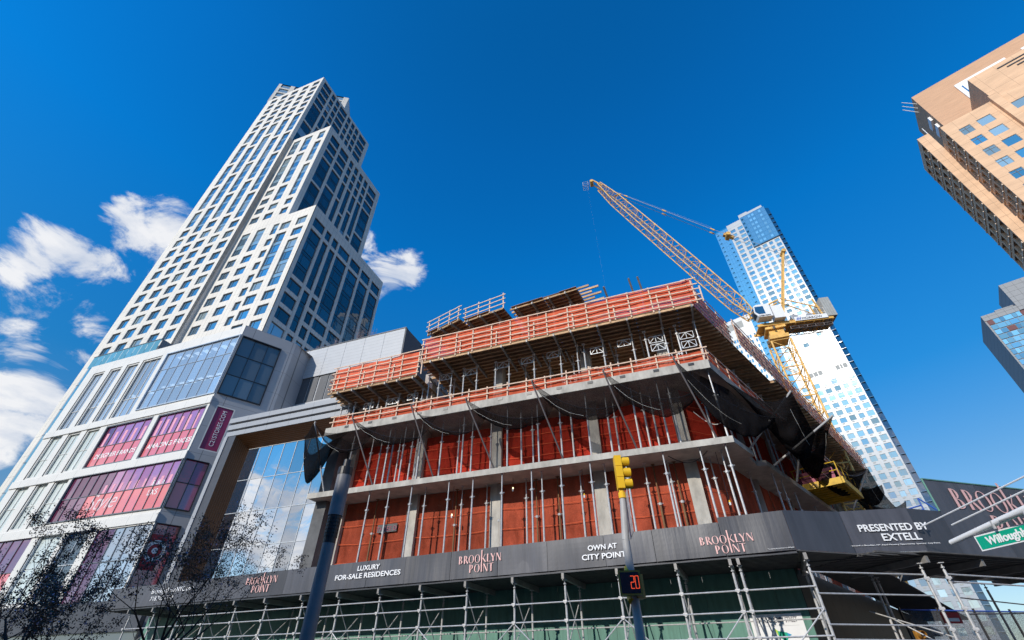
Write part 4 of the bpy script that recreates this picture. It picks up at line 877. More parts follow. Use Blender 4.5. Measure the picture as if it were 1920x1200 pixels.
for k in range(6):
    catch('black catch net under the third slab ' + cw[k], (TOP[k][0] + .9, 23.8, 15.3), (TOP[k + 1][0] + 1.3, 23.8, 15.3), TOP[k], tuple(BOT[k + 1][q] * .46 + TOP[k + 1][q] * .54 - (.12, .1, 0)[q] if q < 2 else 11.25 * .46 + TOP[k + 1][2] * .54 for q in range(3)), (.75, 1.0, .8, 1.25, 1.35, 1.7)[k], k * 1.3, sag=(.8, .55, .75, .6, .8, .9)[k])
catch('loose black net bag hanging at the left end beside the mirror glass', (-22.9, 24.6, 15.2), (-20.9, 23.9, 15.25), (-24.1, 23.2, 15.2), (-22.9, 22.5, 15.65), 3.3, 3.3, sag=.35, nu=18)
for k in range(3): pass
catch('black net wrapped round the street corner below the third slab', (1.9, 23.85, 15.3), (edge(26) - .1, 26.0, 14.9), TOP[6], (5.6, 25.6, 12.6), 2.3, 5.1, sag=.9, nu=34, nv=18)
catch('wide black net on the side street between the first two bright poles', (edge(25.5), 25.5, 15.2), (edge(30), 30, 15.2), ST[0], (7.6, 27.9, 12.3), 2.7, 6.2, sag=.5, nu=36, nv=18)
catch('black net on the side street behind the second bright pole', (edge(29.5), 29.5, 15.2), (edge(34), 34, 15.2), ST[1], (7.4, 31.9, 12.6), 2.6, 7.7, sag=.5)
catch('black net on the side street above the yellow platform', (edge(33), 33, 15.4), (edge(39), 39, 15.4), ST[2], ST[3], 2.4, 8.4, sag=1.2)
catch('torn black net at the far end of the side street front', (edge(38.5), 38.5, 15.2), (edge(44), 44, 15.2), ST[3], (14.6, 43.2, 13.6), 1.7, 9.6, sag=1.2)
catch('second torn black net far along the side street', (edge(43), 43, 14.6), (edge(49), 49, 14.2), (14.3, 43.2, 13.6), (17.5, 48.5, 13.6), 1.9, 2.6, sag=1.4)
# dangling cable loops and bare bulbs
mb = MB(); mb.path([(-.3 + k * .22, 24.6, 10.95 - .5 * math.sin(math.pi * k / 9)) for k in range(10)], .022, 5); mb.solo('hanging_cable', M['black'], A, (.7, 24.6, 10.4), 'black cable looping below the second slab near the corner', 'cable')
mb = MB(); mb.path([(1.5 + k * .13, 24.4, 13.1 - .9 * math.sin(math.pi * min(1, k / 12) * .8)) for k in range(13)], .018, 5); mb.solo('hanging_cable', M['white_rope'], A, (2.2, 24.4, 11.3), 'pale cable curling down to the second slab by the corner', 'cable')
for i, (u, z, on) in enumerate(((-12.9, 9.1, 1), (-9.1, 10.2, 1), (-5.0, 9.4, 0), (2.05, 8.3, 0))):
    r = thing('hanging_bulb', 'bare site bulb on a wire, lower storey, %s from the left' % ORD[i], 'lamp', A, (u, 24.9, z), 'site bulbs in the lower storey')
    mb = MB(); mb.tube((u, 24.9, z + .2), (u, 24.9, 10.95), .012, 4); mb.part('wire', M['black'], r)
    mb = MB(); mb.tube((u, 24.9, z), (u, 24.9, z + .12), .045, 8, r2=.05); mb.part('bulb', M['white_paint'], r); mb = MB(); mb.tube((u, 24.9, z + .12), (u, 24.9, z + .22), .05, 8, r2=.03); mb.part('socket', M['bulb'] if on else M['yellow_paint'], r)
# bagged material on the first slab
for i, (u, w_, h_) in enumerate(((-7.0, .55, 1.75), (-1.2, .8, 1.9), (-.1, .5, 1.9), (.0 + .9, 1.5, 2.0))):
    mb = MB(); mb.box((u - w_ / 2, 25.2, 5.45), (u + w_ / 2, 25.5, 5.45 + h_)); mb.solo('material_bundle', M['white_paint'], A, (u, 25.35, 5.45), 'pale wrapped bundle on the first slab, %s from the left' % ORD[i], 'bundle', 'wrapped bundles by the red net')
# notice hanging in the shade of the first bay
r = thing('hanging_notice', 'dark notice board with half hidden lettering hanging in the leftmost netted bay', 'notice', A, (-17.5, 25.3, 8.8)); mb = MB(); mb.box((-18.4, 25.62, 8.9), (-17.0, 25.66, 9.36)); mb.part('board', M['conc_dark'], r)
text(r, 'THREE D', (-17.7, 25.60, 8.97), 0, .36, M['mag_sheet'])
# yellow loading platform on the side street
yp = thing('loading_platform', 'yellow steel loading platform with rails cantilevered over the side street', 'platform', A, (8.6, 36, 11.4))
yd = lambda t, o, z: along(t, o) + (z,)
mb = MB()
for t0, t1, o0, o1 in ((11.6, 11.75, -.8, 2.0), (15.9, 16.05, -.8, 2.0), (11.6, 16.05, 1.95, 2.1), (11.6, 16.05, -.8, -.7)):
    pts = [along(t0, o0), along(t1, o0), along(t1, o1), along(t0, o1)]; mb.prism(pts, 11.35, 11.75)
mb.part('edge_frame', M['yellow_plat'], yp)
mb = MB(); mb.prism([along(11.7, -.8), along(16, -.8), along(16, 2), along(11.7, 2)], 11.62, 11.68); mb.part('platform_deck', M['joist'], yp)
for k in range(8):
    t = 11.95 + k * .52; mb = MB(); mb.beam(yd(t, -.8, 11.45), yd(t, 2, 11.45), .09, .26); mb.part('floor_rib', M['yellow_plat'], yp)
mb = MB()
for t, o in ((11.65, -.6), (11.65, .7), (11.65, 1.98), (13.1, 1.98), (14.5, 1.98), (16, 1.98), (16, .7)): mb.tube(yd(t, o, 11.7), yd(t, o, 12.75), .03, 6)
for z in (12.2, 12.72): mb.tube(yd(11.65, -.7, z), yd(11.65, 1.98, z), .028, 6); mb.tube(yd(11.65, 1.98, z), yd(16, 1.98, z), .028, 6); mb.tube(yd(16, 1.98, z), yd(16, -.7, z), .028, 6)
mb.part('railing', M['yellow_plat'], yp)
mb = MB(); mb.prism([along(11.85, -.4), along(11.9, -.4), along(11.9, 1.7), along(11.85, 1.7)], 11.7, 12.5); mb.prism([along(12.1, 1.85), along(15.8, 1.85), along(15.8, 1.9), along(12.1, 1.9)], 11.7, 12.5); mb.part('toe_board', M['mag_sheet'], yp)
p = along(11.58, .35); text(yp, 'LCB', (p[0], p[1], 11.42), math.atan2(-.4058, .914), .28, M['black_print'])
# blue pipe frame beyond the platform
mb = MB()
for a, b in (((13.2, 43.5, 11.3), (16.4, 43.2, 11.9)), ((13.2, 43.5, 11.0), (16.4, 43.2, 11.6)), ((16.4, 43.2, 10.6), (16.4, 43.2, 12.4)), ((13.2, 43.5, 10.4), (13.2, 43.5, 11.4)), ((16.4, 43.2, 12.4), (17.8, 43, 10.6)), ((17.6, 43, 11.0), (21, 43, 11.5)), ((17.6, 43, 10.7), (21, 43, 11.2))): mb.tube(a, b, .05, 6)
mb.solo('pipe_frame', M['blue_paint'], A, (15, 43.3, 5.45), 'blue steel pipe frame at the far end of the side street front', 'pipe frame')

# ------------------------------------------------------------------ luffing tower crane
CB = (33.7, 43.7); CZ = 1.2; CA = R(-78); cd = (math.sin(CA), math.cos(CA)); cn = (cd[1], -cd[0])
def ch(z): return 1.6 + (z - 1.6) * CZ
def cq(q, z, o=0.): return (CB[0] + (cd[0] * q + cn[0] * o) * CZ, CB[1] + (cd[1] * q + cn[1] * o) * CZ, ch(z))
crane = thing('tower_crane', 'orange yellow luffing tower crane with raised lattice jib behind the building', 'crane', W0, cq(1.5, 0))
def truss(mb, a0, a1, w0, w1, h0, h1, n, side, up, rc=.06, rb=.03, m=0):
    a0, a1, side, up = map(Vector, (a0, a1, side, up)); pts = []
    for i in range(n + 1):
        t = i / n; c = a0.lerp(a1, t); w_ = (w0 + (w1 - w0) * t) / 2; h_ = (h0 + (h1 - h0) * t) / 2
        pts.append([c + side * w_ * sx + up * h_ * sy for sx, sy in ((-1, -1), (1, -1), (1, 1), (-1, 1))])
    for i in range(n):
        for k in range(4):
            mb.tube(pts[i][k], pts[i + 1][k], rc, 6, m, cap=False); k2 = (k + 1) % 4
            mb.tube(pts[i][k], pts[i][k2], rb, 5, m, cap=False)
            if i % 2: mb.tube(pts[i][k], pts[i + 1][k2], rb, 5, m, cap=False)
            else: mb.tube(pts[i][k2], pts[i + 1][k], rb, 5, m, cap=False)
    for k in range(4): mb.tube(pts[n][k], pts[n][(k + 1) % 4], rb, 5, m)
dv = Vector((cd[0], cd[1], 0)); nv_ = Vector((cn[0], cn[1], 0)); Z = Vector((0, 0, 1))
ma = R(8); ms = (dv * math.cos(ma) + nv_ * math.sin(ma)); mt = (nv_ * math.cos(ma) - dv * math.sin(ma))
for k in range(9):
    mb = MB(); truss(mb, cq(1.55, k * 3.1), cq(1.55, k * 3.1 + 3.05), 2.05, 2.05, 2.05, 2.05, 2, ms, mt, rc=.11, rb=.05); mb.part('mast_section', M['crane'], crane)
mb = MB()
for q, o in ((-.1, .55), (.1, -.55)): pass
c0 = Vector(cq(1.55, 0))
for z0, z1, hw in ((28.1, 28.5, 1.05), (28.5, 29.25, .8), (29.25, 29.5, 1.1)):
    mb.prism([tuple((c0 + ms * a * hw + mt * b * hw)[:2]) for a, b in ((-1, -1), (1, -1), (1, 1), (-1, 1))], ch(z0), ch(z1))
mb.part('slewing_ring', M['crane'], crane)
mb = MB(); 
for k in range(6): mb.tube(cq(1.55 + 1.0 * math.cos(k), 28.0 + k * .22, 1.0 * math.sin(k)), cq(1.55 + 1.0 * math.cos(k), 28.35 + k * .22, 1.0 * math.sin(k)), .12, 6)
mb.part('drive_unit', M['shed_dark'], crane)
# rear platform: two longitudinal beams, cross beams and a hand rail
mb = MB()
for o in (-.85, .85): mb.beam(cq(3.2, 29.75, o), cq(-3.8, 29.75, o), .14, .3)
for k in range(9): mb.beam(cq(3.1 - k * .85, 29.62, -.85), cq(3.1 - k * .85, 29.62, .85), .12, .12)
mb.prism([cq(2.9, 0, -.9)[:2], cq(-3.6, 0, -.9)[:2], cq(-3.6, 0, .9)[:2], cq(2.9, 0, .9)[:2]], ch(29.92), ch(29.97))
mb.part('machine_platform', M['crane'], crane)
mb = MB()
for k in range(7):
    q = .4 - k * .62; mb.tube(cq(q, 29.97, -.9), cq(q, 31.0, -.9), .022, 5); mb.tube(cq(q, 29.97, .9), cq(q, 31.0, .9), .022, 5)
for o in (-.9, .9):
    for z in (30.5, 31.0): mb.tube(cq(.4, z, o), cq(-3.4, z, o), .02, 5)
mb.part('platform_railing', M['white_paint'], crane)
mb = MB()
for k in range(4): mb.beam(cq(-3.2 + k * .9, 29.3, -.7), cq(-2.8 + k * .9, 29.6, .7), .08, .08)
truss(mb, cq(-3.6, 29.25), cq(.2, 29.25), 1.5, 1.5, .35, .35, 5, tuple(nv_), (0, 0, 1), rc=.045, rb=.03); mb.part('under_truss', M['steel_dark'], crane)
mb = MB(); mb.prism([cq(-.3, 0, -1.02)[:2], cq(-3.3, 0, -1.02)[:2], cq(-3.3, 0, -.97)[:2], cq(-.3, 0, -.97)[:2]], ch(29.72), ch(30.2)); mb.part('name_board', M['white_paint'], crane)
p = cq(-1.85, 29.8, -1.045); text(crane, 'MORROW', p, math.atan2(-cd[1], -cd[0]), .42, M['black_print'], width=2.2)
mb = MB()
for k, (a, b) in enumerate(((-.42, .08), (-.56, .18), (-.70, .28))): mb.poly([cq(a, 29.8, -1.03), cq(a - .1, 29.8, -1.03), cq(a - .2, 30.08, -1.03), cq(a - .12, 30.08, -1.03)])
mb.part('emblem', M['blue_paint'], crane)
# cab
mb = MB(); side = [(1.75, 30.2), (3.05, 30.2), (3.35, 30.75), (3.25, 31.55), (2.95, 31.75), (1.75, 31.75)]
for o, fl in ((-1.75, 1), (-.75, 0)): mb.poly([cq(q, z, o) for q, z in side])
for (a, b) in zip(side, side[1:] + side[:1]): mb.poly([cq(a[0], a[1], -1.75), cq(b[0], b[1], -1.75), cq(b[0], b[1], -.75), cq(a[0], a[1], -.75)])
cab = mb.part('operator_cab', M['white_paint'], crane)
mb = MB(); mb.poly([cq(q, z, -1.765) for q, z in ((2.35, 30.55), (3.0, 30.55), (3.25, 30.85), (3.15, 31.5), (2.35, 31.5))]); mb.poly([cq(3.1, 30.3, -1.7), cq(3.365, 30.75, -1.7), cq(3.365, 30.75, -.8), cq(3.1, 30.3, -.8)]); mb.poly([cq(3.365, 30.8, -1.7), cq(3.27, 31.5, -1.7), cq(3.27, 31.5, -.8), cq(3.365, 30.8, -.8)]); mb.part('cab_window', M['glass_dark'], cab)
p = cq(2.5, 30.26, -1.775); text(crane, 'LIEBHERR', p, math.atan2(-cd[1], -cd[0]), .24, M['black_print'], width=1.35, bold=.004)
mb = MB(); mb.prism([cq(.55, 0, -1.5)[:2], cq(1.55, 0, -1.5)[:2], cq(1.55, 0, -.7)[:2], cq(.55, 0, -.7)[:2]], ch(30.05), ch(31.6)); mb.part('switch_cabinet', M['white_paint'], crane)
mb = MB(); mb.tube(cq(-.6, 30.5, -.6), cq(-.6, 30.5, .6), .42, 14); mb.tube(cq(-2.0, 30.5, -.6), cq(-2.0, 30.5, .6), .38, 14); mb.part('winch_drum', M['crane_cable'], crane)
mb = MB()
for k in range(4): mb.prism([cq(-3.35 - k * .22, 0, -1.0)[:2], cq(-3.55 - k * .22, 0, -1.0)[:2], cq(-3.55 - k * .22, 0, 1.0)[:2], cq(-3.35 - k * .22, 0, 1.0)[:2]], ch(29.9), ch(32.2))
mb.part('counterweight', M['crane_grey'], crane)
# A-frame mast, stays
mb = MB()
for o in (-.35, .35):
    mb.beam(cq(.55, 30.0, o), cq(-2.9, 40.0, o * .6), .17, .2)
for k in range(6):
    t = .15 + k * .15; mb.beam(cq(.55 - 3.45 * t, 30 + 10 * t, -.33), cq(.55 - 3.45 * t, 30 + 10 * t, .33), .1, .1)
mb.beam(cq(3.3, 31.6, -.5), cq(.0, 33.2, -.3), .16, .16); mb.beam(cq(3.3, 31.6, .5), cq(.0, 33.2, .3), .16, .16)
mb.beam(cq(-.2, 33.3, .3), cq(-3.2, 31.3, .6), .1, .1); mb.beam(cq(-.2, 33.3, -.3), cq(-3.2, 31.3, -.6), .1, .1); mb.beam(cq(-3.2, 29.9, .6), cq(-3.0, 32.6, .5), .14, .14); mb.beam(cq(-3.2, 29.9, -.6), cq(-3.0, 32.6, -.5), .14, .14)
mb.tube(cq(-2.9, 40.0, -.5), cq(-2.9, 40.0, .5), .28, 10)
mb.part('a_frame', M['crane'], crane)
mb = MB()
for k in range(14):
    t = k / 14; mb.tube(cq(.3 - 3.45 * t, 30 + 10 * t, .7), cq(.3 - 3.45 * (t + .07), 30 + 10 * (t + .07), .7), .02, 4); mb.tube(cq(.3 - 3.45 * t, 30 + 10 * t, .45), cq(.3 - 3.45 * t, 30 + 10 * t, .95), .018, 4)
mb.part('ladder', M['crane_cable'], crane)
# jib
jf, jt = Vector(cq(3.4, 31.4)), Vector(cq(16.5, 58.9)); jd = (jt - jf).normalized(); ju = jd.cross(nv_).normalized(); ju = ju if ju.z > 0 else -ju
stn = [(0, .55), (.07, 1.35), (.25, 1.5), (.45, 1.5), (.65, 1.45), (.84, 1.3), (.97, .5)]
for (a, ha), (b, hb) in zip(stn, stn[1:]):
    mb = MB(); truss(mb, jf.lerp(jt, a) + ju * .5, jf.lerp(jt, b) + ju * .5, 1.45, 1.45, ha * 1.15, hb * 1.15, 3 if b - a < .1 else 5, nv_, ju, rc=.075, rb=.034); mb.part('jib_section', M['crane'], crane)
mb = MB()
for o in (-.5, .5): mb.beam(jf.lerp(jt, .95) + nv_ * o + ju * .7, jt + nv_ * o + ju * .2 + jd * .6, .14, .2)
mb.tube(jt - nv_ * .6 + jd * .5, jt + nv_ * .6 + jd * .5, .32, 10); mb.beam(jf.lerp(jt, .86) + ju * 1.1, jf.lerp(jt, .86) + ju * 2.1 - jd * .3, .2, .2)
mb.part('jib_head', M['crane'], crane)
mb = MB()
hp = jt + jd * .8 - ju * .6
for a in (-.5, .5):
    for b in (0, .9): mb.tube(hp + nv_ * a + dv * b, hp + nv_ * a + dv * b - Z * 1.0, .03, 5)
for z in (0, -.5, -1):
    mb.tube(hp + nv_ * -.5 + Z * z, hp + nv_ * .5 + Z * z, .03, 5); mb.tube(hp + nv_ * -.5 + dv * .9 + Z * z, hp + nv_ * .5 + dv * .9 + Z * z, .03, 5); mb.tube(hp + nv_ * -.5 + Z * z, hp + nv_ * -.5 + dv * .9 + Z * z, .03, 5); mb.tube(hp + nv_ * .5 + Z * z, hp + nv_ * .5 + dv * .9 + Z * z, .03, 5)
mb.part('jib_basket', M['steel'], crane)
mb = MB()
for k in range(8):
    p_ = jf.lerp(jt, .1 + k * .1) + ju * 1.2; mb.tube(p_ - nv_ * .6, p_ - nv_ * .6 + ju * .5 - jd * .2, .025, 4)
mb.tube(jf.lerp(jt, .12) - nv_ * .8 + ju * .05, jf.lerp(jt, .9) - nv_ * .7 + ju * .05, .05, 5); mb.part('jib_walkway', M['steel_dark'], crane)
ap = Vector(cq(-2.9, 40.0)); b1 = Vector(cq(3.3, 45.2)); att = jf.lerp(jt, .86) + ju * 1.6
mb = MB()
for o in (-.35, .35):
    q0 = att + nv_ * o
    for f0 in (.0, .35, .7): pass
    mb.tube(q0, b1 + nv_ * o, .035, 5)
    mb.tube(b1 + nv_ * o, ap + nv_ * o * .6, .03, 5)
mb.tube(jt + ju * .3, b1 + Z * 1.0, .012, 4)
mb.part('pendant_cable', M['crane_cable'], crane)
mb = MB()
for f0 in (.08, .5, .97):
    for o in (-.35, .35): c = (att + nv_ * o).lerp(b1 + nv_ * o, f0); mb.tube(c, c + (b1 - att).normalized() * .7, .11, 6)
c = b1.lerp(ap, .22); mb.tube(c - nv_ * .6, c + nv_ * .6, .32, 10); mb.beam(c - (ap - b1).normalized() * .6, c + (ap - b1).normalized() * .9, .5, .4); mb.part('pulley_block', M['crane'], crane)
mb = MB()
for o in (-.2, -.05, .1, .25): mb.tube(ap + nv_ * o, Vector(cq(-2.0, 30.7, o)), .018, 4)
mb.tube(hp + dv * .2, Vector((hp.x, hp.y, 27)), .002, 4); mb.tube(jt, jf.lerp(jt, .0) - ju * 2 + Z * 4, .008, 4)
mb.part('hoist_cable', M['crane_cable'], crane)
mb = MB(); p_ = Vector((hp.x, hp.y, 27)); mb.box((p_.x - .2, p_.y - .1, 26.2), (p_.x + .2, p_.y + .1, 27)); mb.tube(p_ - Z * .8, p_ - Z * 1.3, .06, 6); mb.part('hook_block', M['crane'], crane)

# ------------------------------------------------------------------ far white and blue tower
def simple_tower(): pass
t3 = thing('white_blue_tower', 'tall white metal tower with blue glass edges behind the crane', 'tower', B, (-8, 190, 0))
F3 = Pl((0, 190), 0); fl3 = 2.98; mb = MB(); r3 = []; w3 = []
c3a = [(-16.2, -14.0), (-12.4, -10.2), (-9.4, -8.0), (-6.4, -4.7), (-3.0, -1.7), (-.2, 1.1)]
c3b = [(-16.6, -14.2), (-13.0, -10.5), (-9.6, -7.6), (-6.6, -4.7), (-3.7, -2.1), (-1.2, .9)]
for k in range(60):
    za = 5.4 + k * fl3
    if za + 2 > 185: continue
    if 29 <= k <= 30: continue
    for c, (xa, xb) in enumerate(c3b):
        if xb > -10.3 and za > 164: continue
        hh = 1.95 if c not in (2, 4) else 1.8
        r3.append((xa, xb, za, za + hh, .18)); w3.append((xa, xb, za, za + hh, c, k))
vents = []
for xs_ in ((-12.4, -11.0), (-10.8, -9.4), (-9.2, -7.8), (-3.2, -1.9), (-1.7, -1.0), (-.8, .6)): vents.append(xs_ + (93.6, 95.5, .1))
facade(mb, F3, -17.4, 1.35, 0, 187.5, r3 + vents, 0, 0)
mb.poly([F3.p(-17.4, 187.5), F3.p(1.35, 187.5), F3.p(1.35, 187.5, 20), F3.p(-17.4, 187.5, 20)])
mb.poly([F3.p(-17.4, 0), F3.p(-17.4, 187.5), F3.p(-17.4, 187.5, 20), F3.p(-17.4, 0, 20)])
mb.box((-10.5, 191, 187.5), (-6.2, 200, 191.5)); mb.box((-8.0, 190.6, 187), (.8, 190.9, 190.4))
mb.part('wall', M['white_face'], t3)
for q in vents:
    v_ = MB(); v_.poly([F3.p(q[0], q[2], .09), F3.p(q[1], q[2], .09), F3.p(q[1], q[3], .09), F3.p(q[0], q[3], .09)]); v_.part('vent', M['crane_grey'], t3)
w3 = sorted(w3, key=lambda q: q[2]); random.seed(3)
for i, (xa, xb, za, zb, c, k) in enumerate(w3):
    if 86 < za < 112 and c in (0, 1, 2) and random.random() < .3: g = 't3_win'
    else: g = random.choice(['t3_win', 't3_win', 't3_win', 't3_blue', 'glass_blind'])
    if i < 296: window(t3, F3, (xa, xb, za, zb), .18, 1 if c in (0, 1, 5) else 0, M['far_grey'], M[g])
st = MB()
for xa, xb, za, zb, c, k in w3[296:]: window_stuff(st, F3, (xa, xb, za, zb), .18, 1 + (k + c) % 2)
if st.f: st.part('window', [M['far_grey'], M['t3_win'], M['t3_blue']], t3, kind='stuff')
ac = MB()
for xa, xb, za, zb, c, k in w3: ac.poly([F3.p(xa + .2, za - .55, -.03), F3.p(xa + 1.0, za - .55, -.03), F3.p(xa + 1.0, za - .2, -.03), F3.p(xa + .2, za - .2, -.03)])
ac.part('air_vent', M['crane_grey'], t3, kind='stuff')
# blue glass wing on the left, blue crown box, blue right edge
bl = MB(); wl = MB()
for k in range(62):
    z = 2 + k * fl3
    for c in range(5): bl.poly([(-23.7 + c * 1.25 + .03, 190.7, z + .03), (-23.7 + (c + 1) * 1.25 - .03, 190.7, z + .03), (-23.7 + (c + 1) * 1.25 - .03, 190.7, z + fl3 - .03), (-23.7 + c * 1.25 + .03, 190.7, z + fl3 - .03)])
    for c in (0, 3): wl.poly([(-23.2 + c * 1.25, 190.64, z + .5), (-22.2 + c * 1.25, 190.64, z + .5), (-22.2 + c * 1.25, 190.64, z + 1.0), (-23.2 + c * 1.25, 190.64, z + 1.0)])
bl.box((-23.7, 190.75, 0), (-17.4, 208, 187.6), 1); bl.part('blue_glass_wing', [M['t3_blue'], M['t3_edge']], t3)
wl.part('window_vent', M['glass_dark'], t3, kind='stuff')
cb = MB()
for k in range(7):
    for c in range(7): cb.poly([F3.p(-10.2 + c * 1.67 + .03, 166.2 + k * 3.05 + .03, -.6), F3.p(-10.2 + (c + 1) * 1.67 - .03, 166.2 + k * 3.05 + .03, -.6), F3.p(-10.2 + (c + 1) * 1.67 - .03, 166.2 + (k + 1) * 3.05 - .03, -.6), F3.p(-10.2 + c * 1.67 + .03, 166.2 + (k + 1) * 3.05 - .03, -.6)])
cb.box((-10.2, 189.45, 166), (1.5, 195, 187.8), 1); cb.part('blue_crown_box', [M['t3_blue'], M['t3_edge']], t3)
for k in range(7):
    for c in (0, 2, 3, 5):
        p = MB(); p.poly([F3.p(-9.9 + c * 1.67, 166.9 + k * 3.05, -.63), F3.p(-8.9 + c * 1.67, 166.9 + k * 3.05, -.63), F3.p(-8.9 + c * 1.67, 168.3 + k * 3.05, -.63), F3.p(-9.9 + c * 1.67, 168.3 + k * 3.05, -.63)]); p.part('crown_window', M['t3_win'] if c else M['glass_dark'], t3)
ed = MB(); ed.poly([(1.35, 190.2, 0), (3.0, 191.4, 0), (3.0, 191.4, 187), (1.35, 190.2, 187)]); ed.poly([(3.0, 191.4, 0), (3.6, 208, 0), (3.6, 208, 187), (3.0, 191.4, 187)])
for k in range(62): ed.box((1.4, 190.28, k * fl3), (2.96, 191.3, k * fl3 + .12), 1)
ed.part('blue_glass_edge', [M['t3_edge'], M['t3_blue']], t3)

# ------------------------------------------------------------------ smaller white building between crane and net
b2 = thing('white_slab_building', 'white slab building with small blue windows left of the crane mast', 'building', B, (-29, 195, 0))
F4 = Pl((0, 195), 0); r4 = []
for k in range(22):
    for c in range(6):
        for h in (0, 1): r4.append((-40 + c * 2.9 + h * 1.1, -39.2 + c * 2.9 + h * 1.1, 60 + k * 3.0, 61.7 + k * 3.0, .2))
mb = MB(); facade(mb, F4, -41, -22.8, 0, 135.5, r4, 0, 0); mb.poly([F4.p(-41, 135.5), F4.p(-22.8, 135.5), F4.p(-22.8, 135.5, 20), F4.p(-41, 135.5, 20)]); mb.poly([F4.p(-22.8, 0), F4.p(-22.8, 135.5), F4.p(-22.8, 135.5, 20), F4.p(-22.8, 0, 20)]); mb.part('wall', M['white_face'], b2)
mb = MB(); mb.poly([F4.p(-36, 130, -.05), F4.p(-28, 130, -.05), F4.p(-28, 133.5, -.05), F4.p(-36, 133.5, -.05)]); mb.part('louvre', M['crane_grey'], b2)
st = MB()
for i, q in enumerate(sorted(r4, key=lambda q: q[2])):
    window(b2, F4, q[:4], .2, 0, M['far_grey'], M['t3_blue'])

# ------------------------------------------------------------------ tan brick tower at the right edge
br = thing('tan_brick_tower', 'tan brick office tower with stepped wings and slotted sides at the upper right', 'building', B2, (35, 80, 0))
mb = MB(); wb = []
FM = Pl((0, 80), 0); SM = Pl((26.25, 85.2), -90)        # main face; its left side runs towards the viewer
rm = []
for k in range(16):
    z = 72.3 - k * 3.07
    for xa, xb in ((27.6, 29.1), (29.9, 31.7), (34.2, 36.0), (36.9, 38.7), (41, 42.8)): rm.append((xa, xb, z, z + 1.75, .16))
facade(mb, FM, 26.25, 60, 0, 76.4, rm, 0, 1)
def slots(pl, x0, x1, z1, n, z0=0):
    rs_ = []; wdt = (x1 - x0) / n; k = 0
    while z1 - 1.6 - k * 3.07 - 2.1 > z0:
        z = z1 - 1.6 - k * 3.07 - 2.1
        for i in range(n): rs_.append((x0 + wdt * i + .28, x0 + wdt * (i + 1) - .28, z, z + 2.1, .45))
        k += 1
    return rs_
rsm = slots(SM, 0, 5.2, 76.4, 3, 20); facade(mb, SM, 0, 5.2, 0, 76.4, rsm, 0, 0)
FW = Pl((0, 85.2), 0); SW = Pl((24.5, 93.9), -90)
mb.poly([FW.p(24.5, 0), FW.p(26.25, 0), FW.p(26.25, 81.4), FW.p(24.5, 81.4)], 0)
rsw = slots(SW, 0, 8.7, 81.4, 4, 20); facade(mb, SW, 0, 8.7, 0, 81.4, rsw, 0, 0)
mb.poly([(24.5, 85.2, 81.4), (26.25, 85.2, 81.4), (26.25, 93.9, 81.4), (24.5, 93.9, 81.4)], 1); mb.poly([(24.5, 93.9, 0), (60, 93.9, 0), (60, 93.9, 81), (24.5, 93.9, 81.4)], 1)
mb.poly([(26.25, 80, 76.4), (60, 80, 76.4), (60, 93, 76.4), (26.25, 93, 76.4)], 1)
mb.part('wall', [M['brown'], M['brown_dark']], br)
mb = MB()
for r, pl in [(q, SM) for q in rsm] + [(q, SW) for q in rsw]:
    a, b = pl.p(r[0] - .1, 0, -.16), pl.p(r[1] + .1, 0, .0); mb.prism([pl.p(r[0] - .1, 0, -.14)[:2], pl.p(r[1] + .1, 0, -.14)[:2], pl.p(r[1] + .1, 0, .3)[:2], pl.p(r[0] - .1, 0, .3)[:2]], r[2] - .22, r[2] + .02)
mb.part('window_sill', M['brown_sill'], br, kind='stuff')
for q in rm: window(br, FM, q[:4], .16, 2 if (q[0] * 7 + q[2]) % 3 < 1.6 else 0, M['far_grey'], M[random.choice(['glass_sky', 'glass_sky', 'glass_blind'])])
for i, (q, pl) in enumerate([(q, SM) for q in rsm] + [(q, SW) for q in rsw]):
    p = MB(); p.poly([pl.p(q[0], q[2], .42), pl.p(q[1], q[2], .42), pl.p(q[1], q[3], .42), pl.p(q[0], q[3], .42)]); p.part('side_window', M['bronze_glass'], br)
# raised mid block with horizontal slots, pier and brick penthouse
mb = MB(); mb.box((34.05, 81.5, 76.4), (60, 92, 84.9)); mb.part('upper_block', M['brown'], br)
mb = MB()
for k in range(4): mb.box((37.5 + k * .9, 81.42, 83.6 - k * .75), (60, 81.498, 83.85 - k * .75))
mb.part('shadow_slot', M['black'], br)
p = MB(); p.box((41.3, 81.38, 78.3), (52, 81.496, 80.7)); p.part('strip_window', M['glass_blind'], br)
p = MB(); p.box((42.5, 81.0, 77.2), (52, 81.36, 78.1)); p.part('white_canopy', M['white_paint'], br)
p = MB(); p.box((32.9, 79.2, 0), (33.9, 79.995, 76.9)); p.part('pier', M['brown'], br)
p = MB(); p.box((30.1, 90, 76), (60, 100, 97.2)); p.part('penthouse', M['brown_dark'], br)
for (x0, x1) in ((35.6, 43.2), (45.5, 53)):
    p = MB(); p.box((x0, 89.7, 87), (x1, 89.995, 93.8)); lv = p.part('louvre_panel', M['white_paint'], br)
    for k in range(5):
        p = MB(); p.box((x0 + .6 + k * 1.15, 89.64, 87.6), (x0 + .8 + k * 1.15, 89.72, 92.6)); p.part('louvre_slat', M['t3_edge'], lv)
mb = MB()
for k in range(3): mb.tube((30.2, 90.5 + k * 1.2, 95), (28.3, 89.5 + k * 1.2, 96.8 + k * .2), .07, 5)
for z in (87, 89.5): mb.box((29.7, 91, z), (30.09, 94, z + 1.2))
mb.tube((26.4, 86, 81.4), (26.4, 86, 84), .06, 5); mb.part('roof_antenna', M['white_paint'], br)

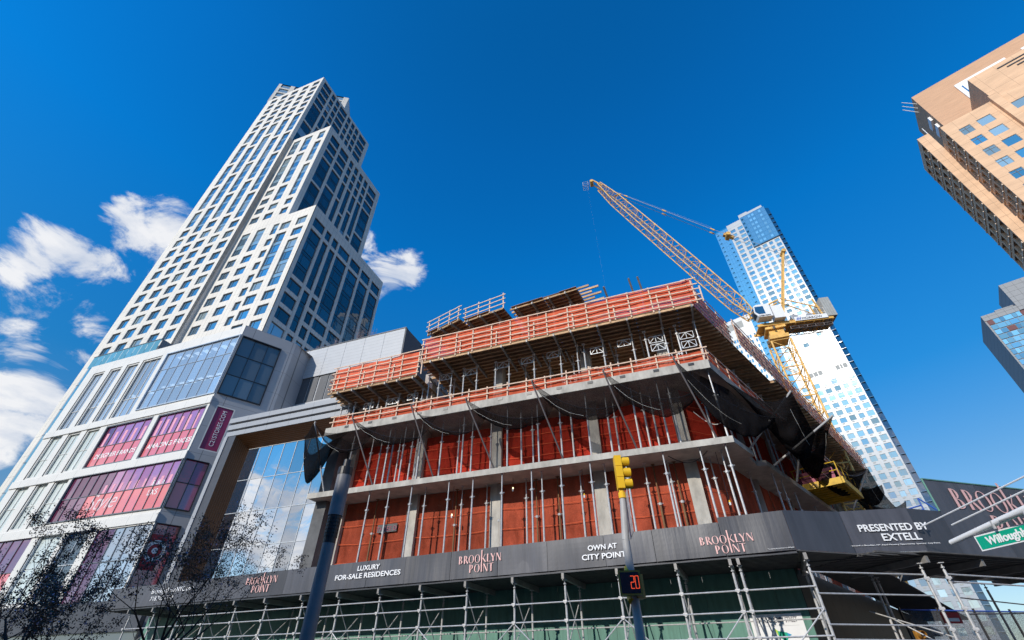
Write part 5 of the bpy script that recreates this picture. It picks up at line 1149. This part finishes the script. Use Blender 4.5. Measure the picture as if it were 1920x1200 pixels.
# ------------------------------------------------------------------ far grey glass building at the right edge
fg = thing('grey_glass_building', 'distant grey clad building with blue windows and dark red panels at the right edge', 'building', B, (66, 300, 0))
FG = Pl((0, 300), 0); mb = MB(); mb.box((63.6, 300.3, 0), (110, 330, 148)); mb.box((63.6, 300.0, 148.0), (110, 330, 151.3), 0); mb.box((77.5, 299.5, 148), (110, 320, 164.5)); mb.box((70.2, 303, 151.3), (77.5, 318, 153.6)); mb.part('wall', M['far_grey'], fg)
random.seed(11)
for k in range(20):
    z = 145.0 - k * 3.0
    x = 64.2; i = 0
    while x < 80:
        wd_ = random.choice([1.6, 2.4, 3.2]); g = random.choice(['t3_win', 't3_blue']) if random.random() < .84 else 'far_red'
        p = MB(); p.poly([FG.p(x + .08, z + .25, 0), FG.p(x + wd_ - .08, z + .25, 0), FG.p(x + wd_ - .08, z + 2.8, 0), FG.p(x + .08, z + 2.8, 0)]); p.part('window' if g != 'far_red' else 'red_panel', M[g], fg); x += wd_
mb = MB(); mb.box((79.8, 296, 60), (110, 299.4, 140)); mb.part('red_wing', M['brick_red'], fg)

# ------------------------------------------------------------------ brick building across the street, behind the viewer (casts the street's shade)
opp = thing('street_building', 'plain red brick building on the viewer\'s side of the street', 'building', S, (-10, -30, 0))
mb = MB(); ro = [(x, x + 1.6, z, z + 2.2, .2) for x in range(-40, 40, 4) for z in (5, 9, 13)]
PO = Pl((0, -24), 180); facade(mb, PO, -45, 45, 0, 21.4, ro, 0, 0); mb.box((45.01, -45, 0), (120, -24.1, 21.3)); mb.box((-45, -45, 0), (45, -24.5, 21.2)); mb.box((-45, -44, 21.2), (-20, -24.2, 25)); mb.part('wall', M['brick_red'], opp)  # unseen right wing and taller left end added to deepen the street's shade

# ------------------------------------------------------------------ sidewalk shed with the lettered parapet
SV = 18.95
shed = thing('sidewalk_shed', 'long sidewalk shed of silver scaffold tubes under a charcoal lettered parapet', 'scaffold shed', S, (-10, 19.5, 0))
PS = Pl((0, SV), 0)
bounds = [-36, -33.5, -31, -28.5, -26.3, -23.9, -21.5, -18.86, -16.33, -14.2, -11.8, -9.51, -7.27, -4.9, -3.02, -.62, 1.55]
for i, (a, b) in enumerate(zip(bounds, bounds[1:])):
    top = 6.15 if a < -.7 else 6.31; y = random.uniform(0, .012)
    def f(p, q): return (a + .008 + (b - a - .016) * p, SV + y - .018 * math.sin(math.pi * p) * math.sin(2.4 * q + i) + .012 * math.sin(p * 9 + i * 2), 5.06 + (top - 5.06) * q)
    mb = MB(); mb.grid(f, 10, 6); mb.box((a + .01, SV + .03, 5.07), (b - .01, SV + .06, top - .01)); mb.part('banner_panel', M['banner'], shed)
mb = MB(); mb.box((-36, SV + .065, 4.97), (1.55, SV + .10, 6.13)); mb.part('parapet_backing', M['char_metal'], shed)
# corner pieces: S2 and the tall corner sign S3 (headings measured in the S frame)
def toS(x, y): return (x * S.U[0] + y * S.U[1], x * S.V[0] + y * S.V[1])
q2 = toS(10.8, 17.24); P2 = Pl(q2, -(99.5 - 115)); q3 = toS(13.9, 16.75); P3 = Pl(q3, -(76 - 115))
q1e = (1.55, SV)
mb = MB(); mb.poly([(q1e[0], q1e[1], 5.06), P2.p(.95, 5.06), P2.p(.95, 6.42), (q1e[0], q1e[1], 6.31)]); mb.part('banner_panel', M['banner'], shed)
mb = MB(); mb.poly([P2.p(.96, 5.06), P2.p(3.17, 5.06), P2.p(3.17, 6.45), P2.p(.96, 6.42)]); mb.part('banner_panel', M['banner'], shed)
mb = MB(); mb.poly([P3.p(0, 5.06), P3.p(1.58, 5.06), P3.p(1.58, 6.45), P3.p(0, 6.45)]); mb.part('banner_panel', M['banner'], shed)
for k in range(5):
    a = 1.59 + k * 2.44; mb = MB(); mb.poly([P3.p(a, 5.06), P3.p(a + 2.43, 5.06), P3.p(a + 2.43, 7.6), P3.p(a, 7.6)]); mb.poly([P3.p(a, 5.06, .06), P3.p(a + 2.43, 5.06, .06), P3.p(a + 2.43, 7.6, .06), P3.p(a, 7.6, .06)]); mb.part('corner_sign_panel', M['banner'], shed)
mb = MB(); mb.beam(P3.p(1.56, 6.45), P3.p(1.56, 7.62), .05, .05); mb.beam(P3.p(1.56, 7.62), P3.p(13.8, 7.62), .05, .04); mb.part('sign_edge', M['green_ply'], shed)
for (xc, zb, wd_) in ((-23.2, 5.24, 2.2), (-10.34, 5.25, 2.03), (-.50, 5.13, 1.76)): logo(shed, PS, xc, zb, wd_, -.035, M['pink_print'])
logo(shed, P3, 5.05, 5.72, 4.95, -.03, M['pink_print'])
def sl(s, x, z, h, wd_, pl=PS, mat='white_print'): return text(shed, s, pl.p(x, z, -.04), pl.th, h * 1.42, M[mat], width=wd_, bold=.006)
sl('LUXURY', -16.28, 5.76, .205, 1.3); sl('FOR-SALE RESIDENCES', -16.3, 5.445, .205, 3.8)
sl('OWN AT', -4.97, 5.64, .175, 1.16); sl('CITY POINT', -4.95, 5.32, .185, 1.74)
sl('PRESENTED BY', 2.42, 5.72, .225, 2.2, P2); sl('EXTELL', 2.55, 5.41, .225, 1.2, P2)
text(shed, 'The complete offering terms are in an offering plan', PS.p(1.12, 5.12, -.03), 0, .05, M['white_print'], width=.8)
text(shed, 'Property located at Brooklyn, NY. Equal Housing Opportunity. Sponsor: City Point.', P2.p(2.1, 5.27, -.03), P2.th, .055, M['white_print'], width=3.1)
text(shed, 'BrooklynPointNYC.com', PS.p(-30.2, 5.66, -.04), 0, .33, M['white_print'], width=3.6); text(shed, '718.222.1718', PS.p(-30.9, 5.3, -.04), 0, .30, M['white_print'], width=2.0)
# deck, corrugated soffit and cross beams
mb = MB(); mb.box((-36, SV + .1, 5.02), (1.6, 22.3, 5.06)); mb.part('deck', M['shed_dark'], shed)
mb = MB()
for k in range(14): mb.box((-36, SV + .12 + k * .235, 4.965), (1.6, SV + .22 + k * .235, 5.018))
mb.part('corrugated_soffit', M['shed_dark'], shed)
e3 = P3.p(13.8, 0); i3 = P3.p(13.8, 0, 3.4); i1 = (1.6, 22.3)
mb = MB(); mb.prism([q1e, P2.p(.95, 0)[:2], P2.p(3.17, 0)[:2], e3[:2], i3[:2], (4.5, 23.8), i1], 5.02, 5.055); mb.part('deck', M['shed_dark'], shed)
mb = MB()
for k in range(15): a, b = P3.p(-2.0, 4.99, .2 + k * .23), P3.p(13.8, 4.99, .2 + k * .23); mb.beam(a, b, .1, .05)
mb.part('corrugated_soffit', M['shed_dark'], shed)
PX = [-33.6, -31.4, -29.2, -27.0, -24.83, -22.64, -20.21, -17.92, -15.55, -13.29, -11.03, -8.84, -6.68, -4.55, -2.4, -.57, -.31, 1.75]
PX = [q * 1.0 for q in PX]
for u in PX:
    mb = MB(); mb.beam((u, SV + .02, 4.86), (u, 22.2, 4.86), .1, .2); mb.part('cross_beam', M['alu_beam'], shed)
pt = MB(); pt.tube((0, 0, 0), (0, 0, 4.55), .043, 8); ptm = pt.data('post_tube', M['steel'])
jk = MB(); jk.tube((0, 0, 4.55), (0, 0, 4.76), .02, 6); jk.tube((0, 0, 4.6), (0, 0, 4.64), .055, 8); jk.box((-.08, -.08, 4.74), (.08, .08, 4.76)); jkm = jk.data('screw_jack', M['steel'])
cp = MB(); cp.tube((0, -.07, -.04), (0, .07, -.04), .035, 6); cp.box((-.07, -.075, -.03), (.07, -.02, .05)); cp.tube((-.08, -.05, 0), (.08, -.05, 0), .03, 6); cpm = cp.data('coupler', M['steel'])
for v in (SV + .25, 21.0):
    for u in PX: inst('post_tube', ptm, shed, (u, v, 0)); inst('screw_jack', jkm, shed, (u, v, 0))
    for z in ((.5, 1.4, 2.72, 3.42, 4.02) if v < 20 else (.5, 1.9, 3.3)):
        for a, b in zip(PX, PX[1:]):
            mb = MB(); mb.tube((a, v - .06, z), (b, v - .06, z), .024, 6); mb.part('ledger_tube', M['steel'], shed)
            if v < 20: inst('coupler', cpm, shed, (a, v - .05, z))
for a, b in zip(PX[2:11], PX[3:11]):
    mb = MB(); mb.tube((a, SV + .19, 4.46), (b, SV + .19, 4.46), .024, 6); mb.part('ledger_tube', M['steel'], shed)
for i, u in enumerate(PX):
    mb = MB(); mb.tube((u, SV + .3, 4.5), (u + .02, 21.0, 2.4), .022, 6); mb.tube((u, SV + .3, 2.72), (u + .02, 21.0, 4.4), .022, 6); mb.part('brace_tube', M['steel'], shed)
    if i < len(PX) - 1 and i % 2 == 1: mb = MB(); mb.tube((u, SV + .17, 3.4), (PX[i + 1], SV + .17, 1.6), .022, 6); mb.part('brace_tube', M['steel'], shed)
    if i < len(PX) - 1 and i % 2 == 0: mb = MB(); mb.tube((u, SV + .17, 1.6), (PX[i + 1], SV + .17, 3.4), .022, 6); mb.part('brace_tube', M['steel'], shed)
# the corner bay: twin posts and long tubes along the side street
for t in (2.9, 3.55):
    x, y, _ = P2.p(t, 0, .35)
    inst('post_tube', ptm, shed, (x, y, 0)); inst('screw_jack', jkm, shed, (x, y, 0))
    for z in (.5, 1.6, 2.9, 3.45, 4.3): inst('coupler', cpm, shed, (x, y, z))
x2, y2, _ = P2.p(2.9, 0, .35); x3, y3, _ = P2.p(3.55, 0, .35)
for z in (1.0, 2.62, 3.0, 3.82, 4.42):
    mb = MB(); mb.tube((PX[-1], SV + .19, z), (x2, y2, z), .024, 6); mb.part('ledger_tube', M['steel'], shed)
for z, dz in ((4.42, .0), (4.2, .0)):
    a = P3.p(13, z, .3); mb = MB(); mb.tube((x3, y3, z), a, .026, 6); mb.part('ledger_tube', M['steel'], shed)
for a, b in (((x3, y3, 3.3), P3.p(12.5, 3.9, 2.6)), ((x3, y3, 3.75), P3.p(12.5, 3.55, 1.6))):
    mb = MB(); mb.tube(a, b, .02, 5); mb.part('ledger_tube', M['steel_dark'], shed)
for t, d in ((.2, 2.6), (.75, 2.9), (6.2, 3.0), (6.6, .5), (10.5, .4), (10.5, 3.0)):
    x, y, _ = P3.p(t, 0, d); o = inst('post_tube', ptm, shed, (x, y, 0)); inst('screw_jack', jkm, shed, (x, y, 0))
mb = MB(); mb.tube((x2, y2, 2.7), P2.p(1.6, 3.6, 2.2), .022, 6); mb.tube((x3, y3, 1.8), P2.p(2.2, 3.4, 2.2), .022, 6); mb.part('brace_tube', M['steel'], shed)
for t in (0, 2.4, 4.8, 7.2, 9.6, 12): mb = MB(); mb.beam(P3.p(t, 4.84, .1), P3.p(t, 4.84, 3.3), .1, .2); mb.part('cross_beam', M['alu_beam'], shed)

sa0 = [(1.6, 21.0), (3.6, 21.0), (3.6 + 9.2, 21.0 + 26), (1.0 + 9.2, 21.0 + 26)]
mb = MB(); mb.prism(sa0, 4.99, 5.03); mb.part('deck', M['shed_dark'], shed)
# green plywood hoarding behind the shed
ho = thing('site_hoarding', 'green painted plywood hoarding standing in the shade behind the scaffold tubes', 'hoarding', S, (-14, 21.6, 0))
HV = 21.75; u = -36.0
while u < 1.4:
    u2 = min(u + 1.22, 1.5); y = random.uniform(0, .01); mb = MB(); mb.box((u + .004, HV + y, 0), (u2 - .004, HV + .02 + y, 2.44)); mb.part('plywood_panel', M['green_ply'], ho)
    mb = MB(); mb.box((u + .004, HV + y, 2.447), (u2 - .004, HV + .02 + y, 4.95)); mb.part('plywood_panel', M['green_ply'], ho); u = u2
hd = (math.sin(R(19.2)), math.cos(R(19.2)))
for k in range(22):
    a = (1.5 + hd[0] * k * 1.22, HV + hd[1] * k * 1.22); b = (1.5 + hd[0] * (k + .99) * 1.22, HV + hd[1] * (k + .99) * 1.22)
    mb = MB(); mb.prism([a, b, (b[0] - .02, b[1]), (a[0] - .02, a[1])], 0, 4.98); mb.part('plywood_panel', M['shaded_green_ply'], ho)  # side run: same green plywood, its shade put into the colour
sg = thing('site_notice', 'white site notice lettered with the street address on the green hoarding', 'sign', S, (.36, HV, 2.0))
mb = MB(); mb.box((-.5, HV - .025, 1.9), (1.22, HV - .004, 3.56)); mb.part('board', M['white_paint'], sg)
text(sg, '38 WILLOUGHBY STREET', (.36, HV - .03, 3.30), 0, .23, M['black_print'], width=1.35)
mb = MB(); mb.poly([(.22, HV - .03, 3.12), (.36, HV - .03, 3.03), (.36, HV - .03, 2.88), (.27, HV - .03, 2.93)]); mb.part('emblem_green', mk('lime_print', (.45, .62, .05), .5), sg)
mb = MB(); mb.poly([(.30, HV - .031, 3.05), (.58, HV - .031, 3.0), (.62, HV - .031, 2.9), (.50, HV - .031, 2.72), (.30, HV - .031, 2.88)]); mb.part('emblem_teal', mk('teal_print', (.0, .38, .22), .5), sg)
mb = MB(); mb.poly([(.58, HV - .032, 3.0), (.72, HV - .032, 2.93), (.60, HV - .032, 2.88)]); mb.part('emblem_blue', mk('blue_print', (.02, .3, .55), .5), sg)
mb = MB(); mb.poly([(-.3, HV - .03, 3.2), (1.05, HV - .03, 3.2), (1.05, HV - .03, 3.205), (-.3, HV - .03, 3.205)]); mb.part('rule_line', M['crane_grey'], sg)
for k, wd_ in enumerate((.9, .6, .95, 1.1)): text(sg, 'Bauarbeiten'[:0] + 'General contractor project information line'[: int(22 + wd_ * 12)], (.4, HV - .03, 2.62 - k * .09), 0, .05, M['crane_grey'], width=wd_)

# screened fence, red sign, second signal beyond the shed corner
fe = thing('screened_fence', 'grey screened mesh fence beyond the corner of the shed', 'fence', W0, (20.5, 24.5, 0))
fa, fb = Vector((18.2, 25.2, 0)), Vector((28, 26.5, 0))
mb = MB(); mb.grid(lambda a, b: fa.lerp(fb, a) + Vector((0, .04 * math.sin(a * 40 + b * 3), 4.3 * b)), 40, 8); mb.part('screen', M['screen'], fe)
for k in range(6): p_ = fa.lerp(fb, k / 5); mb = MB(); mb.tube(p_, p_ + Vector((0, 0, 4.4)), .05, 6); mb.part('fence_post', M['black'], fe)
mb = MB(); mb.tube(fa + Vector((0, 0, 4.3)), fb + Vector((0, 0, 4.3)), .03, 5); mb.part('top_rail', M['blue_paint'], fe)
rs = thing('red_sign', 'small red and white sign hanging under the shed corner', 'sign', W0, (15.9, 19.6, 3.4)); mb = MB(); mb.box((15.6, 19.6, 3.28), (16.25, 19.64, 3.62)); mb.part('board', mk('red_sign_paint', (.55, .02, .03), .35), rs); mb = MB(); mb.box((15.7, 19.58, 3.34), (16.15, 19.597, 3.44)); mb.part('white_stripe', M['white_print'], rs)
def signal(t, F, base, h, rot, paint='yellow_paint'):
    """three-section head: body, three visors and lenses, facing +x turned by rot about z"""
    c, s_ = math.cos(rot), math.sin(rot)
    def q(x, y, z): return (base[0] + x * c - y * s_, base[1] + x * s_ + y * c, base[2] + z)
    w_ = h / 3
    for k in range(3):
        mb = MB(); pts = [q(-.065, -w_ / 2 + .01, 0), q(.065, -w_ / 2 + .01, 0), q(.065, w_ / 2 - .01, 0), q(-.065, w_ / 2 - .01, 0)]; z0 = base[2] + k * w_; mb.prism([p[:2] for p in pts], z0 + .004, z0 + w_ - .004); mb.part('signal_section', M[paint], t)
        v = MB(); n = 18; zc = k * w_ + w_ / 2; rr_ = w_ * .42
        for i in range(n):
            a, b = R(-65 + i * 310 / n), R(-65 + (i + 1) * 310 / n); d0, d1 = (w_ * 1.02, 0)
            P_ = lambda t_, x, k2=1.: q(x, rr_ * k2 * math.cos(t_ ), zc + rr_ * k2 * math.sin(t_))
            v.poly([P_(a, .06), P_(b, .06), P_(b, d0), P_(a, d0)])
            v.poly([P_(a, .066, .94), P_(b, .066, .94), P_(b, d0, .94), P_(a, d0, .94)]); v.poly([P_(a, d0), P_(b, d0), P_(b, d0, .94), P_(a, d0, .94)])
        v.part('visor', M[paint], t)
        l_ = MB(); l_.poly([q(.07, rr_ * .9 * math.cos(R(i * 20)), zc + rr_ * .9 * math.sin(R(i * 20))) for i in range(18)]); l_.part('lens', M['lens'], t)
sp = thing('traffic_signal', 'dim amber traffic signal under the shed corner', 'traffic light', W0, (14.6, 19.2, 2.0)); signal(sp, W0, (14.3, 19.4, 2.25), .8, R(-95), 'bronze'); mb = MB(); mb.tube((14.3, 19.5, 0), (14.3, 19.5, 3.4), .06, 8); mb.part('pole', M['shed_dark'], sp)

# ------------------------------------------------------------------ street furniture in front
# lamp post
lp = thing('lamp_post', 'thick blue grey street lamp post with ribbed black collar at the left', 'lamp post', W0, (-3.22, 8.7, 0))
X, Y = -3.22, 8.7
mb = MB(); mb.tube((X, Y, 0), (X, Y, 3.95), .135, 20, r2=.10); mb.part('shaft', M['pole_grey'], lp, smooth=True)
mb = MB(); mb.tube((X, Y, 0), (X, Y, .5), .24, 16, r2=.16); mb.part('base', M['pole_grey'], lp)
mb = MB()
for k in range(6): mb.tube((X, Y, 3.62 + k * .06), (X, Y, 3.665 + k * .06), .118, 18)
mb.tube((X, Y, 3.52), (X, Y, 4.0), .108, 18); mb.part('ribbed_collar', M['black'], lp)
mb = MB(); mb.tube((X, Y, 3.98), (X, Y, 4.72), .13, 20); mb.part('sleeve', M['pole_grey'], lp, smooth=True)
mb = MB(); mb.tube((X, Y, 4.72), (X, Y, 4.86), .137, 20); mb.tube((X, Y, 4.86), (X, Y, 5.02), .07, 12); mb.part('top_band', M['black'], lp)
# traffic light pole with countdown
X, Y = 2.02, 8.6
tp = thing('traffic_light', 'yellow traffic light on a slim pole with a pedestrian countdown reading 20', 'traffic light', W0, (X, Y, 0))
mb = MB(); mb.tube((X, Y, 0), (X - .035, Y, 3.55), .088, 16, r2=.066); mb.part('lower_pole', M['pole_silver'], tp, smooth=True)
mb = MB(); mb.tube((X - .035, Y, 3.55), (X + .02, Y, 4.28), .066, 16, r2=.055); mb.part('upper_pole', M['pole_silver'], tp, smooth=True)
mb = MB(); mb.tube((X + .02, Y, 4.26), (X + .02, Y, 4.36), .07, 12); mb.tube((X + .02, Y, 4.36), (X + .02, Y, 4.42), .05, 12); mb.part('mounting_hub', M['yellow_paint'], tp)
signal(tp, W0, (X + .02, Y, 4.42), .63, R(-4))
tpx, tpy, tpz = X - .10, Y - .14, 2.69      # countdown head
ca, sa = math.cos(R(-10)), math.sin(R(-10))
def cq2(x, y, z): x, y, z = x * .76, y * .76, z * .76; return (tpx + x * ca - y * sa, tpy + x * sa + y * ca, tpz + z)
mb = MB(); mb.prism([cq2(a, b, 0)[:2] for a, b in ((-.23, -.14), (.23, -.14), (.23, .06), (-.23, .06))], tpz, tpz + .35)
hd_ = mb.part('countdown_housing', M['bronze'], tp)
mb = MB(); mb.poly([cq2(x, -.146, z) for x, z in ((-.195, .035), (.195, .035), (.195, .425), (-.195, .425))]); mb.part('countdown_lens', M['lens'], hd_)
sgm = {'2': 'abged', '0': 'abcdef'}
dg_ = MB()
for di, ch in enumerate('20'):
    x0 = .015 + di * .095; w_, h_ = .07, .23; z0 = .12; t = .013
    segs = {'a': (x0, z0 + h_, x0 + w_, z0 + h_), 'b': (x0 + w_, z0 + h_ / 2, x0 + w_, z0 + h_), 'c': (x0 + w_, z0, x0 + w_, z0 + h_ / 2), 'd': (x0, z0, x0 + w_, z0), 'e': (x0, z0, x0, z0 + h_ / 2), 'f': (x0, z0 + h_ / 2, x0, z0 + h_), 'g': (x0, z0 + h_ / 2, x0 + w_, z0 + h_ / 2)}
    for c_ in sgm[ch]:
        a, b, c2, d2 = segs[c_]; n = 4 if a == c2 else 3
        for i in range(n):
            xx, zz = a + (c2 - a) * (i + .5) / n, b + (d2 - b) * (i + .5) / n; lx, lz = ((c2 - a) / n * .42 or t / 2), ((d2 - b) / n * .42 or t / 2)
            dg_.poly([cq2(xx - lx, -.151, zz - lz), cq2(xx + lx, -.151, zz - lz), cq2(xx + lx, -.151, zz + lz), cq2(xx - lx, -.151, zz + lz)])
dg_.part('countdown_digits', M['led'], hd_)
mb = MB(); mb.prism([(tpx + .10, tpy + .04), (tpx + .25, tpy + .10), (tpx + .21, tpy + .30), (tpx + .06, tpy + .24)], tpz - .02, tpz + .33); mb.part('side_signal_back', M['bronze'], tp)
mb = MB(); mb.tube((tpx, tpy + .1, tpz - .06), (tpx, tpy + .16, tpz), .05, 8); mb.tube((tpx, tpy + .1, tpz + .34), (tpx + .02, tpy + .16, tpz + .44), .045, 8); mb.part('bracket', M['yellow_paint'], tp)
# thin sign plate seen nearly edge on
mb = MB(); mb.prism([(X + .045, Y - .30), (X + .055, Y - .30), (X + .12, Y + .26), (X + .11, Y + .26)], 3.62, 4.34); mb.part('sign_plate', mk('weathered_sign_back', (.42, .40, .42), .5, var=.5, scale=14), tp)
# overhead street sign on a mast arm at the right edge
sa_ = thing('street_sign', 'green street name sign hanging from a white mast arm at the right edge', 'street sign', W0, (11.2, 8.5, 0))
mb = MB(); mb.tube((11.2, 12.6, 4.40), (11.2, 8.0, 4.74), .062, 14, r2=.085); mb.tube((11.2, 8.0, 4.74), (11.2, 6.0, 4.85), .085, 14, r2=.1); mb.part('mast_arm', M['white_paint'], sa_, smooth=True)
mb = MB(); mb.tube((11.2, 6.0, 0), (11.2, 6.0, 6.2), .12, 14); mb.part('mast', M['white_paint'], sa_)
mb = MB(); mb.tube((11.22, 13.3, 4.95), (11.2, 6.0, 5.35), .018, 6); mb.tube((11.1, 12.2, 4.72), (11.2, 6.0, 5.15), .018, 6); mb.part('stay_rod', M['white_paint'], sa_)
mb = MB(); mb.tube((11.15, 11.0, 4.50), (11.15, 6.3, 4.58), .025, 6); mb.tube((11.15, 11.2, 4.38), (11.15, 11.2, 4.55), .03, 6); mb.tube((11.2, 10.4, 4.55), (11.05, 10.25, 4.42), .035, 6); mb.part('bracket', M['pole_silver'], sa_)
G = Pl((11.15, 11.85), -81)
mb = MB(); pts = [G.p(0, 0)[:2], G.p(3.0, 0)[:2], G.p(3.0, 0, .02)[:2], G.p(0, 0, .02)[:2]]; mb.prism(pts, 4.04, 4.37); mb.part('sign_edge', M['white_paint'], sa_)
mb = MB(); mb.poly([G.p(.03, 4.068, -.004), G.p(2.97, 4.068, -.004), G.p(2.97, 4.342, -.004), G.p(.03, 4.342, -.004)]); mb.part('sign_face', M['green_sign'], sa_)
text(sa_, 'Willoughby', G.p(.24, 4.13, -.012), G.th, .235, M['white_print'], align='LEFT', bold=.006, width=1.02); text(sa_, 'St', G.p(1.4, 4.14, -.012), G.th, .2, M['white_print'], align='LEFT', bold=.006)

# ------------------------------------------------------------------ street trees at the lower left
def tree(name, label, x, y, h, spread, seed, nleaf, leaf, mats2=None, group='dark leafed street trees', bare=.25):
    rnd = random.Random(seed); t = thing(name, label, 'tree', W0, (x, y, 0), group); tips = []; tr = MB()
    def branch(p, d, ln, r, lev):
        n = 3 if lev < 2 else 2; pts = [p]
        for i in range(n):
            d = (d + Vector((rnd.uniform(-.22, .22), rnd.uniform(-.22, .22), rnd.uniform(-.05, .16)))).normalized(); p2 = pts[-1] + d * ln / n; r2 = r * (.82 if i < n - 1 else .66)
            tr.tube(pts[-1], p2, r, 7 if lev < 2 else 4, 0, r2=r2, cap=False); r = r2; pts.append(p2)
            if lev >= 2: tips.append((p2, lev))
        if lev >= 4:
            for k in range(4):
                e2 = pts[-1] + Vector((rnd.gauss(0, 1), rnd.gauss(0, 1), rnd.gauss(.35, .7))).normalized() * rnd.uniform(.15, .42); tr.tube(pts[-1], e2, .006, 3, 0, r2=.003, cap=False); tips.append((e2, 6)); tips.append((pts[-1].lerp(e2, .5), 6))
        if lev < 5 and r > .003:
            for k in range(rnd.choice((2, 3, 3)) if lev else rnd.choice((4, 5))):
                a = rnd.uniform(0, 6.28); e = rnd.uniform(.35, .85) if lev < 2 else rnd.uniform(.3, .75); sd_ = Vector((math.cos(a), math.sin(a), 0)); nd_ = (d * (1 - e * .55) + sd_ * e * spread + Vector((0, 0, .12))).normalized()
                st_ = pts[-1] if k < 2 or lev == 0 else pts[-2]
                branch(st_, nd_, ln * rnd.uniform(.66, .86), r * rnd.uniform(.6, .85), lev + 1)
    branch(Vector((x, y, 0)), Vector((rnd.uniform(-.05, .05), 0, 1)), h * .34, h * .024, 0)
    tr.part('trunk', M['bark'], t)
    cr_ = MB()
    for i in range(nleaf):
        p, lev = rnd.choice(tips); c = p + Vector((rnd.gauss(0, .075), rnd.gauss(0, .075), rnd.gauss(0, .075)))
        a = Vector((rnd.gauss(0, 1), rnd.gauss(0, 1), rnd.gauss(0, 1))).normalized(); b = a.orthogonal().normalized(); s_ = leaf * rnd.uniform(.6, 1.3)
        m_ = 1 if rnd.random() < .16 else (2 if rnd.random() < .07 else 0)
        cr_.poly([c - a * s_, c + b * s_ * .5, c + a * s_, c - b * s_ * .5], m_)
    cr_.part('crown', [M['leaf'], M['leaf_green'], M['lilac']], t, kind='stuff'); return t
tree('street_tree', 'dark plum leafed street tree at the left edge of the picture', -13.8, 13.6, 4.9, 1.0, 5, 4600, .026)
tree('street_tree', 'dark plum leafed street tree right of the leftmost one', -11.2, 13.2, 5.1, 1.0, 8, 4600, .026)
tree('street_tree', 'tallest dark leafed tree in front of the pink glass corner', -9.2, 14.4, 5.6, .95, 21, 4600, .026)
tree('street_tree', 'dark street tree beside the charcoal parapet lettering', -8.5, 13.4, 5.0, .95, 13, 4600, .026)
tree('street_tree', 'low dark twiggy tree between the two leftmost trees', -12.2, 12.2, 4.1, 1.1, 44, 4200, .026)
tree('street_tree', 'low dark twiggy tree in front of the scaffold tubes', -9.6, 12.0, 4.0, 1.1, 57, 4200, .026)

# bare shrubs standing on the roof of the grey building
for i, (u, h_) in enumerate(((-36.5, 1.6), (-34.0, 1.9), (-30.9, 2.6), (-29.4, 2.2))):
    rnd = random.Random(50 + i); mb = MB()
    for k in range(26):
        a = rnd.uniform(0, 6.28); r_ = rnd.uniform(.1, .5); x, y = u + .15 * math.cos(a), 33.5 + .15 * math.sin(a); t1 = (u + r_ * math.cos(a), 33.5 + r_ * math.sin(a), 31.0 + h_ * rnd.uniform(.5, 1))
        mb.tube((x, y, 30.9), t1, .02, 4, r2=.006, cap=False)
        for q in range(2): mb.tube(t1, (t1[0] + rnd.uniform(-.3, .3), t1[1] + rnd.uniform(-.3, .3), t1[2] + rnd.uniform(.1, .5)), .007, 3, cap=False)
    mb.solo('bare_shrub', mk('grey_brown_twig', (.30, .22, .22), .8) if i == 0 else bpy.data.materials['grey_brown_twig'], A, (u, 33.5, 31), 'bare twiggy shrub on the grey roof, %s from the left' % ORD[i], 'shrub', 'bare shrubs on the grey roof')
